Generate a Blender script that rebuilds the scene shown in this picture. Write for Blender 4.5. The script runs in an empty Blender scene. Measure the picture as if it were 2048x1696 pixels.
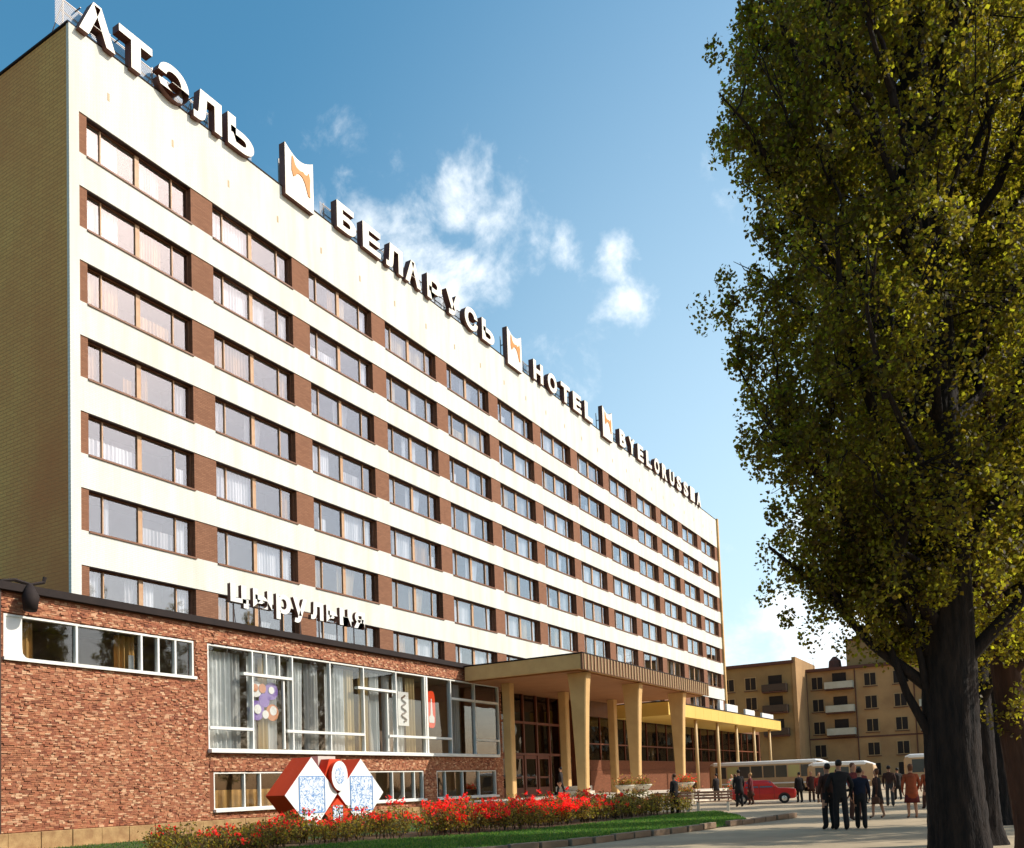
import bpy, bmesh, math, random
import numpy as np
from mathutils import Vector, Matrix
random.seed(7)
RNG = np.random.default_rng(11)
S = bpy.context.scene
COL = S.collection
R = math.radians

# ------------------------------------------------------------------ camera
cd = bpy.data.cameras.new('camera'); cam = bpy.data.objects.new('camera', cd); COL.objects.link(cam)
cd.sensor_fit = 'HORIZONTAL'; cd.sensor_width = 36.0
cd.lens = 36.0 * 1766.14 / 2048.0
cd.shift_x = 0.0
cd.shift_y = (1460.93 - 848.0) / 2048.0
cd.clip_start = 0.1; cd.clip_end = 5000
yaw, pitch, roll = R(30.5631), R(3.53627), R(2.06318)
M3 = (Matrix.Rotation(yaw, 3, 'Z') @ Matrix.Rotation(pitch, 3, 'X') @ Matrix.Rotation(roll, 3, 'Y'))
rt, fw, up = M3.col[0], M3.col[1], M3.col[2]
mw = Matrix.Identity(4)
for i in range(3):
    mw[i][0] = rt[i]; mw[i][1] = up[i]; mw[i][2] = -fw[i]
mw[0][3], mw[1][3], mw[2][3] = 30.6196, -19.3495, 1.5
cam.matrix_world = mw
S.camera = cam

# ------------------------------------------------------------------ sky, sun, exposure
SUN = Vector((1.0, 0.60, 0.98)).normalized()
EL = math.asin(SUN.z); AZ = math.atan2(SUN.x, SUN.y)      # clockwise from +y
S.view_settings.view_transform = 'Standard'; S.view_settings.look = 'None'
S.view_settings.exposure = 0.5; S.view_settings.gamma = 1.0
sd = bpy.data.lights.new('sun', 'SUN'); sun = bpy.data.objects.new('sun', sd); COL.objects.link(sun)
sd.energy = 3.75; sd.angle = R(0.55); sd.color = (1.0, 0.94, 0.83)
sun.rotation_euler = (-SUN).to_track_quat('-Z', 'Y').to_euler(); sun.location = (60, 36, 60)

W = bpy.data.worlds.new('World'); S.world = W; W.use_nodes = True
nt = W.node_tree; nt.nodes.clear()
def N(tree, typ, **kw):
    n = tree.nodes.new(typ)
    for k, v in kw.items(): setattr(n, k, v)
    return n
def math_node(tree, op, a, b=None, clamp=False):
    n = tree.nodes.new('ShaderNodeMath'); n.operation = op; n.use_clamp = clamp
    for i, v in enumerate((a, b)):
        if v is None: continue
        if isinstance(v, (int, float)): n.inputs[i].default_value = v
        else: tree.links.new(v, n.inputs[i])
    return n.outputs[0]
SKY_STRENGTH = 0.15
sky = N(nt, 'ShaderNodeTexSky', sky_type='NISHITA', sun_disc=False)
sky.sun_elevation = EL; sky.sun_rotation = AZ
sky.air_density = 1.0; sky.dust_density = 2.0; sky.ozone_density = 1.6
tc = N(nt, 'ShaderNodeTexCoord')
DIR = tc.outputs['Generated']
# flat cloud layer: direction projected onto a plane overhead, fractal noise gives the cloud shapes
sep = N(nt, 'ShaderNodeSeparateXYZ'); nt.links.new(DIR, sep.inputs[0])
zc = math_node(nt, 'MAXIMUM', math_node(nt, 'ADD', sep.outputs[2], 0.10), 0.02)
cx = math_node(nt, 'DIVIDE', sep.outputs[0], zc); cy = math_node(nt, 'DIVIDE', sep.outputs[1], zc)
cmb = N(nt, 'ShaderNodeCombineXYZ'); nt.links.new(cx, cmb.inputs[0]); nt.links.new(cy, cmb.inputs[1])
def noise(vec, scale, detail, rough, off=(0, 0, 0), dist=0.0):
    m = N(nt, 'ShaderNodeMapping'); m.inputs['Location'].default_value = off; nt.links.new(vec, m.inputs[0])
    n = N(nt, 'ShaderNodeTexNoise'); n.inputs['Scale'].default_value = scale; n.inputs['Detail'].default_value = detail
    n.inputs['Roughness'].default_value = rough; n.inputs['Distortion'].default_value = dist
    nt.links.new(m.outputs[0], n.inputs['Vector']); return n.outputs[0]
big = noise(cmb.outputs[0], 0.9, 3, 0.5, (3.1, 1.7, 0))
fine = noise(DIR, 15.0, 10, 0.62, (0.3, 0.9, 0.2), 0.25)
# cloud banks: rough centres (sky directions) and radii; the noise breaks their edges
def skydir(px, py):
    d = M3 @ Vector(((px - 1024) / 1766.14, 1.0, -(py - 1460.93) / 1766.14)); return d.normalized()
BANKS = [((730, 450), .085, .95), ((810, 450), .085, .95), ((850, 530), .085, .95), ((905, 600), .08, .95), ((915, 400), .075, .9), ((985, 430), .075, .85), ((1055, 455), .055, .8),
         ((1135, 485), .05, .85), ((1222, 515), .048, .92), ((1262, 605), .056, 1.0), ((660, 260), .09, .55), ((945, 315), .05, .8), ((1150, 740), .10, .45),
         ((1490, 1310), .16, .8), ((1680, 1280), .22, 1.1), ((1600, 1180), .16, .6), ((1380, 380), .09, .42)]
wn = N(nt, 'ShaderNodeTexNoise'); wn.inputs['Scale'].default_value = 13.0; wn.inputs['Detail'].default_value = 5; wn.inputs['Roughness'].default_value = .6; nt.links.new(DIR, wn.inputs['Vector'])
wv = N(nt, 'ShaderNodeVectorMath', operation='MULTIPLY_ADD'); nt.links.new(wn.outputs['Color'], wv.inputs[0]); wv.inputs[1].default_value = (.09, .09, .09); wv.inputs[2].default_value = (-.045, -.045, -.045)
wd = N(nt, 'ShaderNodeVectorMath', operation='ADD'); nt.links.new(DIR, wd.inputs[0]); nt.links.new(wv.outputs[0], wd.inputs[1])
acc = None
for (px, py), rad, amp in BANKS:
    d = skydir(px, py)
    vd = N(nt, 'ShaderNodeVectorMath', operation='DISTANCE'); nt.links.new(wd.outputs[0], vd.inputs[0]); vd.inputs[1].default_value = d
    mr = N(nt, 'ShaderNodeMapRange', interpolation_type='SMOOTHSTEP')
    nt.links.new(vd.outputs['Value'], mr.inputs[0])
    mr.inputs[1].default_value = 0.0; mr.inputs[2].default_value = rad; mr.inputs[3].default_value = amp; mr.inputs[4].default_value = 0.0
    acc = mr.outputs[0] if acc is None else math_node(nt, 'MAXIMUM', acc, mr.outputs[0])
# out of view: loose fields of the same cloud, added for the windows to reflect
gx = math_node(nt, 'MULTIPLY', math_node(nt, 'SUBTRACT', big, 0.53), 2.4)
lat = N(nt, 'ShaderNodeMapRange', interpolation_type='SMOOTHSTEP')        # thicker towards the street side of the sky (+x)
nt.links.new(sep.outputs[0], lat.inputs[0]); lat.inputs[1].default_value = 0.25; lat.inputs[2].default_value = 0.7; lat.inputs[3].default_value = 0.0; lat.inputs[4].default_value = 1.0
field = math_node(nt, 'MULTIPLY', gx, lat.outputs[0])
cov = math_node(nt, 'MAXIMUM', acc, field)
dens = math_node(nt, 'ADD', cov, math_node(nt, 'MULTIPLY', math_node(nt, 'SUBTRACT', fine, 0.5), 2.7))
cm = N(nt, 'ShaderNodeMapRange', interpolation_type='SMOOTHSTEP'); nt.links.new(dens, cm.inputs[0])
cm.inputs[1].default_value = 0.34; cm.inputs[2].default_value = 1.55; cm.inputs[3].default_value = 0.0; cm.inputs[4].default_value = 0.95
gate = N(nt, 'ShaderNodeMapRange'); nt.links.new(cov, gate.inputs[0]); gate.inputs[1].default_value = 0.02; gate.inputs[2].default_value = 0.3
cloud = math_node(nt, 'MULTIPLY', cm.outputs[0], gate.outputs[0])
mixc = N(nt, 'ShaderNodeMixRGB'); nt.links.new(cloud, mixc.inputs[0])
sat = N(nt, 'ShaderNodeHueSaturation'); sat.inputs['Saturation'].default_value = 1.32; sat.inputs['Hue'].default_value = 0.476; sat.inputs['Value'].default_value = 0.94
nt.links.new(sky.outputs[0], sat.inputs['Color'])
veil_d = N(nt, 'ShaderNodeVectorMath', operation='DISTANCE'); nt.links.new(DIR, veil_d.inputs[0]); veil_d.inputs[1].default_value = skydir(1760, 1330)   # thin bright haze low over the street
vr = N(nt, 'ShaderNodeMapRange', interpolation_type='SMOOTHSTEP'); nt.links.new(veil_d.outputs['Value'], vr.inputs[0]); vr.inputs[1].default_value = 0.05; vr.inputs[2].default_value = 0.85; vr.inputs[3].default_value = 0.62; vr.inputs[4].default_value = 0.0
vm_ = N(nt, 'ShaderNodeMixRGB'); nt.links.new(vr.outputs[0], vm_.inputs[0]); nt.links.new(sat.outputs[0], vm_.inputs[1]); vm_.inputs[2].default_value = (4.3, 5.3, 5.9, 1)
nt.links.new(vm_.outputs[0], mixc.inputs[1]); mixc.inputs[2].default_value = (6.4, 6.6, 6.7, 1)
bg = N(nt, 'ShaderNodeBackground'); nt.links.new(mixc.outputs[0], bg.inputs[0]); bg.inputs[1].default_value = SKY_STRENGTH
wo = N(nt, 'ShaderNodeOutputWorld'); nt.links.new(bg.outputs[0], wo.inputs[0])
S.cycles.max_bounces = 6; S.cycles.transparent_max_bounces = 12; S.cycles.use_denoising = True
S.cycles.sample_clamp_indirect = 4.0; S.cycles.caustics_reflective = False; S.cycles.caustics_refractive = False

# ------------------------------------------------------------------ materials
MATS = {}
def mat(name, c, rough=0.8, var=0.0, vscale=1.0, c2=None, bump=0.0, bscale=30.0, metal=0.0, spec=0.3, island=0.0, island_cols=None, stretch=(1, 1, 1), trans=None, emit=None):
    """Principled material: base colour, an optional second colour mixed by large noise, island-random colour and fine bump."""
    m = bpy.data.materials.new(name); m.use_nodes = True; t = m.node_tree; b = t.nodes['Principled BSDF']
    b.inputs['Roughness'].default_value = rough; b.inputs['Metallic'].default_value = metal
    b.inputs['Specular IOR Level'].default_value = spec
    colout = None
    tcn = N(t, 'ShaderNodeTexCoord'); mp = N(t, 'ShaderNodeMapping'); mp.inputs['Scale'].default_value = stretch
    t.links.new(tcn.outputs['Object'], mp.inputs[0])
    base = N(t, 'ShaderNodeRGB'); base.outputs[0].default_value = (*c, 1); colout = base.outputs[0]
    if island_cols:
        g = N(t, 'ShaderNodeNewGeometry'); cr = N(t, 'ShaderNodeValToRGB'); cr.color_ramp.interpolation = 'LINEAR'
        e = cr.color_ramp.elements
        while len(e) < len(island_cols): e.new(0.5)
        for i, q in enumerate(island_cols): e[i].position = i / (len(island_cols) - 1); e[i].color = (*q, 1)
        t.links.new(g.outputs['Random Per Island'], cr.inputs[0]); colout = cr.outputs[0]
    if c2 is not None:
        n = N(t, 'ShaderNodeTexNoise'); n.inputs['Scale'].default_value = vscale; n.inputs['Detail'].default_value = 6; n.inputs['Roughness'].default_value = 0.6
        t.links.new(mp.outputs[0], n.inputs['Vector'])
        r = N(t, 'ShaderNodeMapRange'); t.links.new(n.outputs[0], r.inputs[0]); r.inputs[1].default_value = 0.35; r.inputs[2].default_value = 0.65; r.inputs[4].default_value = var or 1.0
        mx = N(t, 'ShaderNodeMixRGB'); t.links.new(r.outputs[0], mx.inputs[0]); t.links.new(colout, mx.inputs[1]); mx.inputs[2].default_value = (*c2, 1); colout = mx.outputs[0]
    t.links.new(colout, b.inputs['Base Color'])
    if bump:
        n = N(t, 'ShaderNodeTexNoise'); n.inputs['Scale'].default_value = bscale; n.inputs['Detail'].default_value = 5
        t.links.new(mp.outputs[0], n.inputs['Vector'])
        bp = N(t, 'ShaderNodeBump'); bp.inputs['Strength'].default_value = bump; bp.inputs['Distance'].default_value = 0.02
        t.links.new(n.outputs[0], bp.inputs['Height']); t.links.new(bp.outputs[0], b.inputs['Normal'])
    if trans:                                                    # leaf: adds light passing through
        tr = N(t, 'ShaderNodeBsdfTranslucent'); tr.inputs[0].default_value = (*trans[0], 1)
        if island_cols:
            mm = N(t, 'ShaderNodeMixRGB', blend_type='MIX'); mm.inputs[0].default_value = 0.32
            mul = N(t, 'ShaderNodeMixRGB', blend_type='MULTIPLY'); mul.inputs[0].default_value = 1.0
            t.links.new(colout, mul.inputs[1]); mul.inputs[2].default_value = (5, 5, 3.5, 1)
            t.links.new(mul.outputs[0], mm.inputs[1]); mm.inputs[2].default_value = (*trans[0], 1); t.links.new(mm.outputs[0], tr.inputs[0])
        ms = N(t, 'ShaderNodeMixShader'); ms.inputs[0].default_value = trans[1]
        t.links.new(b.outputs[0], ms.inputs[1]); t.links.new(tr.outputs[0], ms.inputs[2]); t.links.new(ms.outputs[0], t.nodes['Material Output'].inputs[0])
    if emit:
        b.inputs['Emission Color'].default_value = (*emit[0], 1); b.inputs['Emission Strength'].default_value = emit[1]
    MATS[name] = m; return m
def brickmat(name, ca, cb, mortar, bw=0.26, bh=0.077, msize=0.012, bump=0.4, horiz='Y', c2=None, stain=0.5, rough=0.85, stscale=(0.25, 0.25, 0.12)):
    m = bpy.data.materials.new(name); m.use_nodes = True; t = m.node_tree; b = t.nodes['Principled BSDF']
    b.inputs['Roughness'].default_value = rough; b.inputs['Specular IOR Level'].default_value = 0.2
    tcn = N(t, 'ShaderNodeTexCoord'); sp = N(t, 'ShaderNodeSeparateXYZ'); t.links.new(tcn.outputs['Object'], sp.inputs[0])
    cb_ = N(t, 'ShaderNodeCombineXYZ'); t.links.new(sp.outputs[horiz], cb_.inputs[0]); t.links.new(sp.outputs['Z'], cb_.inputs[1])
    k = N(t, 'ShaderNodeTexBrick'); k.inputs['Scale'].default_value = 1.0; k.inputs['Brick Width'].default_value = bw; k.inputs['Row Height'].default_value = bh
    k.inputs['Mortar Size'].default_value = msize; k.inputs['Mortar Smooth'].default_value = 0.3
    k.inputs['Color1'].default_value = (*ca, 1); k.inputs['Color2'].default_value = (*cb, 1); k.inputs['Mortar'].default_value = (*mortar, 1)
    t.links.new(cb_.outputs[0], k.inputs['Vector']); col = k.outputs[0]
    if c2:
        mp = N(t, 'ShaderNodeMapping'); mp.inputs['Scale'].default_value = stscale; t.links.new(tcn.outputs['Object'], mp.inputs[0])
        n = N(t, 'ShaderNodeTexNoise'); n.inputs['Scale'].default_value = 1.0; n.inputs['Detail'].default_value = 7; n.inputs['Roughness'].default_value = 0.65
        t.links.new(mp.outputs[0], n.inputs['Vector'])
        r = N(t, 'ShaderNodeMapRange'); t.links.new(n.outputs[0], r.inputs[0]); r.inputs[1].default_value = 0.38; r.inputs[2].default_value = 0.68; r.inputs[4].default_value = stain
        mx = N(t, 'ShaderNodeMixRGB'); t.links.new(r.outputs[0], mx.inputs[0]); t.links.new(col, mx.inputs[1]); mx.inputs[2].default_value = (*c2, 1); col = mx.outputs[0]
    t.links.new(col, b.inputs['Base Color'])
    bp = N(t, 'ShaderNodeBump'); bp.inputs['Strength'].default_value = bump; bp.inputs['Distance'].default_value = 0.012; bp.invert = True
    t.links.new(k.outputs['Fac'], bp.inputs['Height']); t.links.new(bp.outputs[0], b.inputs['Normal'])
    MATS[name] = m; return m
def glassmat(name, tint, refl, trans=(0.75, 0.78, 0.78), wob=0.02):
    m = bpy.data.materials.new(name); m.use_nodes = True; t = m.node_tree; t.nodes.clear()
    tr = N(t, 'ShaderNodeBsdfTransparent'); tr.inputs[0].default_value = (*trans, 1)
    gl = N(t, 'ShaderNodeBsdfGlossy'); gl.inputs['Roughness'].default_value = 0.02; gl.inputs['Color'].default_value = (*tint, 1)
    oi = N(t, 'ShaderNodeObjectInfo'); tcn = N(t, 'ShaderNodeTexCoord')
    n = N(t, 'ShaderNodeTexNoise'); n.noise_dimensions = '4D'; n.inputs['Scale'].default_value = 0.9; n.inputs['Detail'].default_value = 1
    t.links.new(tcn.outputs['Object'], n.inputs['Vector']); t.links.new(math_node(t, 'MULTIPLY', oi.outputs['Random'], 37.0), n.inputs['W'])
    bp = N(t, 'ShaderNodeBump'); bp.inputs['Strength'].default_value = 1.0; bp.inputs['Distance'].default_value = wob
    t.links.new(n.outputs[0], bp.inputs['Height']); t.links.new(bp.outputs[0], gl.inputs['Normal'])
    fr = N(t, 'ShaderNodeLayerWeight'); fr.inputs['Blend'].default_value = .5
    fac = math_node(t, 'ADD', math_node(t, 'POWER', fr.outputs['Facing'], 4.0), refl, True)
    ms = N(t, 'ShaderNodeMixShader'); t.links.new(fac, ms.inputs[0]); t.links.new(tr.outputs[0], ms.inputs[1]); t.links.new(gl.outputs[0], ms.inputs[2])
    o = N(t, 'ShaderNodeOutputMaterial'); t.links.new(ms.outputs[0], o.inputs[0])
    MATS[name] = m; return m
def patternmat(name, paper, ink, scale=9.0, thr=0.03):
    """white panel printed with fine blue scribbled print"""
    m = bpy.data.materials.new(name); m.use_nodes = True; t = m.node_tree; b = t.nodes['Principled BSDF']; b.inputs['Roughness'].default_value = 0.6
    tcn = N(t, 'ShaderNodeTexCoord'); n = N(t, 'ShaderNodeTexNoise'); n.inputs['Scale'].default_value = scale; n.inputs['Detail'].default_value = 2; n.inputs['Distortion'].default_value = 1.2
    t.links.new(tcn.outputs['Object'], n.inputs['Vector'])
    a = math_node(t, 'ABSOLUTE', math_node(t, 'SUBTRACT', n.outputs[0], 0.5))
    r = N(t, 'ShaderNodeMapRange'); t.links.new(a, r.inputs[0]); r.inputs[1].default_value = thr * 0.6; r.inputs[2].default_value = thr * 1.4; r.inputs[3].default_value = 1; r.inputs[4].default_value = 0
    mx = N(t, 'ShaderNodeMixRGB'); t.links.new(r.outputs[0], mx.inputs[0]); mx.inputs[1].default_value = (*paper, 1); mx.inputs[2].default_value = (*ink, 1)
    t.links.new(mx.outputs[0], b.inputs['Base Color']); MATS[name] = m; return m

brickmat('white_brick', (.72, .715, .65), (.69, .685, .62), (.59, .585, .52), c2=(.52, .50, .40), stain=.62, bump=.3, stscale=(1.1, 1.1, .13))
brickmat('tan_end_brick', (.70, .42, .125), (.63, .37, .11), (.42, .22, .075), c2=(.52, .19, .065), stain=.85, horiz='X', bump=.7, bw=.5, bh=.15, msize=.016, stscale=(.08, .08, .05))
brickmat('pier_brick', (.265, .125, .07), (.20, .09, .05), (.16, .08, .045), c2=(.25, .11, .06), stain=.5)
mat('brown_timber', (.17, .07, .035), .55, c2=(.22, .10, .05), var=.7, vscale=3)
mat('mullion_timber', (.42, .23, .12), .55, c2=(.52, .34, .20), var=.8, vscale=2)
mat('brown_metal', (.05, .022, .015), .5, spec=.4)
mat('dark_interior', (.05, .035, .028), .9)
mat('room_wall', (.24, .17, .14), .9, c2=(.13, .09, .07), var=.8, vscale=.6)
mat('curtain_white', (.86, .87, .87), .9, trans=((.6, .6, .58), .25))
mat('curtain_cream', (.62, .48, .27), .9, trans=((.5, .38, .18), .2))
mat('curtain_ochre', (.48, .27, .09), .9, trans=((.4, .2, .05), .2))
mat('curtain_grey', (.42, .41, .40), .9)
glassmat('hotel_glass', (1, 1, 1), .12, (.93, .93, .94), wob=.004)
glassmat('wing_glass', (.9, .9, .9), .05, (.94, .95, .94), wob=.004)
glassmat('dark_glass', (.6, .6, .6), .05, (.5, .47, .42))
mat('letter_face', (.80, .74, .62), .5, c2=(.68, .60, .48), var=.5, vscale=2)
mat('letter_side_shade', (.12, .045, .03), .55, c2=(.20, .09, .06), var=.6, vscale=1.5)  # dark colour carries the shade on the unlit box sides
mat('emblem_orange', (.52, .20, .035), .6)
mat('lattice_steel', (.30, .28, .27), .5, metal=.3)
mat('roof_felt', (.05, .045, .04), .95, bump=.3)
mat('red_brick', (.4, .15, .06), .85, c2=(.46, .20, .10), var=.35, vscale=.9, island_cols=[(.12, .035, .022), (.40, .145, .075), (.25, .075, .04), (.50, .24, .125), (.17, .05, .028), (.42, .17, .085), (.30, .095, .048), (.66, .42, .25), (.34, .11, .055)], bump=.5, bscale=45)
mat('brick_mortar', (.20, .075, .038), .95, bump=.4)
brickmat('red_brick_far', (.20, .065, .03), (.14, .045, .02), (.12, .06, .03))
mat('coping_dark', (.014, .008, .007), .8, c2=(.024, .014, .011), var=.7, vscale=2)
mat('white_paint', (.78, .77, .72), .5, c2=(.66, .64, .57), var=.5, vscale=1.5)
mat('grey_white_paint', (.55, .52, .46), .5)
mat('plinth_stone', (.42, .27, .12), .8, c2=(.26, .14, .06), var=.9, vscale=2.5, bump=.5)
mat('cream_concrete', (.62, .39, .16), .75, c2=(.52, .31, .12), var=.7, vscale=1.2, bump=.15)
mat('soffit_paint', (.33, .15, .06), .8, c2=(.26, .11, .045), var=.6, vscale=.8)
mat('rib_dark', (.20, .10, .05), .55, c2=(.14, .065, .035), var=.7, vscale=1)
mat('rib_light', (.40, .28, .14), .55)
mat('yellow_fascia', (.66, .47, .12), .6, c2=(.60, .38, .09), var=.7, vscale=.35, stretch=(1, 1, .2))
mat('thin_column', (.55, .38, .18), .6)
mat('step_stone', (.60, .54, .44), .8, c2=(.48, .42, .33), var=.6, vscale=3, bump=.2)
mat('lobby_wood', (.20, .06, .025), .5, c2=(.12, .035, .015), var=.8, vscale=1.5, stretch=(1, 1, .3))
mat('lobby_lamp', (.9, .6, .3), .5)
mat('asphalt', (.42, .33, .215), .9, c2=(.30, .23, .15), var=.9, vscale=.5, bump=.35, bscale=25)
mat('earth', (.13, .085, .045), .95, c2=(.08, .05, .028), var=.9, vscale=2, bump=.6)
mat('lawn_soil', (.05, .075, .02), .95, c2=(.035, .055, .015), var=.9, vscale=.8)
mat('grass_blade', (.05, .13, .02), .7, island_cols=[(.018, .055, .010), (.035, .10, .016), (.06, .14, .022), (.13, .16, .035)], trans=((.12, .25, .03), .32))
mat('kerb_stone', (.26, .18, .12), .85, c2=(.17, .11, .07), var=.9, vscale=2, bump=.3)
mat('rose_leaf', (.05, .06, .02), .6, island_cols=[(.022, .016, .008), (.04, .030, .012), (.055, .045, .016), (.22, .17, .02), (.10, .035, .018), (.13, .13, .02), (.05, .06, .015)], trans=((.40, .34, .03), .4))
mat('rose_petal', (.62, .02, .018), .6, island_cols=[(.42, .010, .012), (.62, .018, .018), (.75, .03, .02), (.55, .012, .02)], trans=((.75, .04, .03), .3))
mat('marigold', (.55, .16, .02), .6, island_cols=[(.50, .10, .02), (.6, .22, .04), (.45, .06, .04), (.55, .30, .10)])
mat('rose_stem', (.05, .035, .015), .8)
mat('sign_red', (.62, .055, .012), .55, c2=(.52, .04, .01), var=.6, vscale=1.2)
mat('sign_white', (.82, .82, .80), .55, c2=(.74, .74, .72), var=.5, vscale=2)
patternmat('sign_print', (.66, .72, .78), (.14, .28, .55), 4.2, .035)
mat('print_blue', (.14, .30, .60), .6)
mat('sign_steel', (.16, .14, .13), .5)
mat('art_purple', (.22, .13, .42), .5); mat('art_orange', (.55, .20, .08), .5); mat('art_white', (.75, .72, .70), .5)
mat('art_dark', (.14, .08, .05), .6)
mat('lantern_red', (.80, .06, .015), .4)
mat('apt_wall', (.42, .25, .11), .9, c2=(.29, .165, .075), var=.9, vscale=.3, bump=.3, bscale=6)
mat('apt_wall_dark', (.33, .21, .085), .9, c2=(.23, .14, .06), var=.9, vscale=.3, bump=.3, bscale=6)
mat('apt_cornice', (.11, .045, .03), .8)
mat('apt_window', (.025, .018, .015), .5, spec=.12)
mat('apt_frame', (.38, .24, .11), .7)
mat('balcony_pale', (.52, .50, .40), .8, c2=(.42, .38, .28), var=.7, vscale=1)
mat('balcony_dark', (.07, .045, .03), .8)
mat('bus_white', (.80, .78, .74), .4); mat('bus_body', (.50, .34, .19), .45, c2=(.36, .19, .08), var=.5, vscale=.6)
mat('bus_window', (.045, .05, .045), .15, spec=.6); mat('bus_blind', (.45, .40, .16), .7); mat('rubber', (.018, .016, .015), .8)
mat('chrome', (.6, .6, .6), .2, metal=1.0); mat('car_red', (.62, .022, .012), .28, spec=.5); mat('car_glass', (.10, .11, .12), .08, spec=.8)
mat('lamp_amber', (.7, .35, .08), .3); mat('van_white', (.75, .74, .70), .4)
mat('bark', (.020, .012, .008), .95, c2=(.004, .0025, .002), var=1.0, vscale=9.0, bump=1.0, bscale=30, stretch=(1.6, 1.6, .28))
mat('bark_lit', (.075, .034, .02), .95, c2=(.035, .017, .011), var=1.0, vscale=3.0, bump=1.0, bscale=14, stretch=(1.6, 1.6, .35))  # paler bark colour standing in for a sunlit trunk
mat('poplar_leaf', (.06, .07, .015), .55, spec=.25, island_cols=[(.010, .005, .002), (.016, .008, .003), (.024, .012, .003), (.022, .016, .004), (.11, .118, .008), (.030, .016, .004), (.045, .022, .005), (.040, .038, .005), (.15, .16, .010)], trans=((.72, .66, .03), .50))  # sunlit yellow and shaded near-black put into the random leaf colours
mat('skin', (.45, .22, .13), .6); mat('hair_dark', (.02, .013, .01), .6); mat('hair_brown', (.12, .045, .02), .6); mat('hair_fair', (.42, .24, .09), .6)
for n_, c_ in dict(cloth_black=(.022, .017, .016), cloth_brown=(.075, .032, .022), cloth_wine=(.13, .02, .022), cloth_rust=(.33, .07, .025), cloth_navy=(.02, .02, .035), cloth_pale=(.55, .48, .36), cloth_grey=(.07, .06, .055), cloth_red=(.42, .04, .025), cloth_olive=(.05, .045, .025)).items():
    mat(n_, c_, .9, c2=tuple(v * .6 for v in c_), var=.7, vscale=6)
mat('shoe', (.02, .015, .012), .5); mat('planter_stone', (.62, .56, .46), .8, bump=.2); mat('bench_wood', (.32, .15, .08), .7, c2=(.42, .26, .17), var=.7, vscale=4)
mat('bag_brown', (.10, .04, .02), .6)

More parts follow.
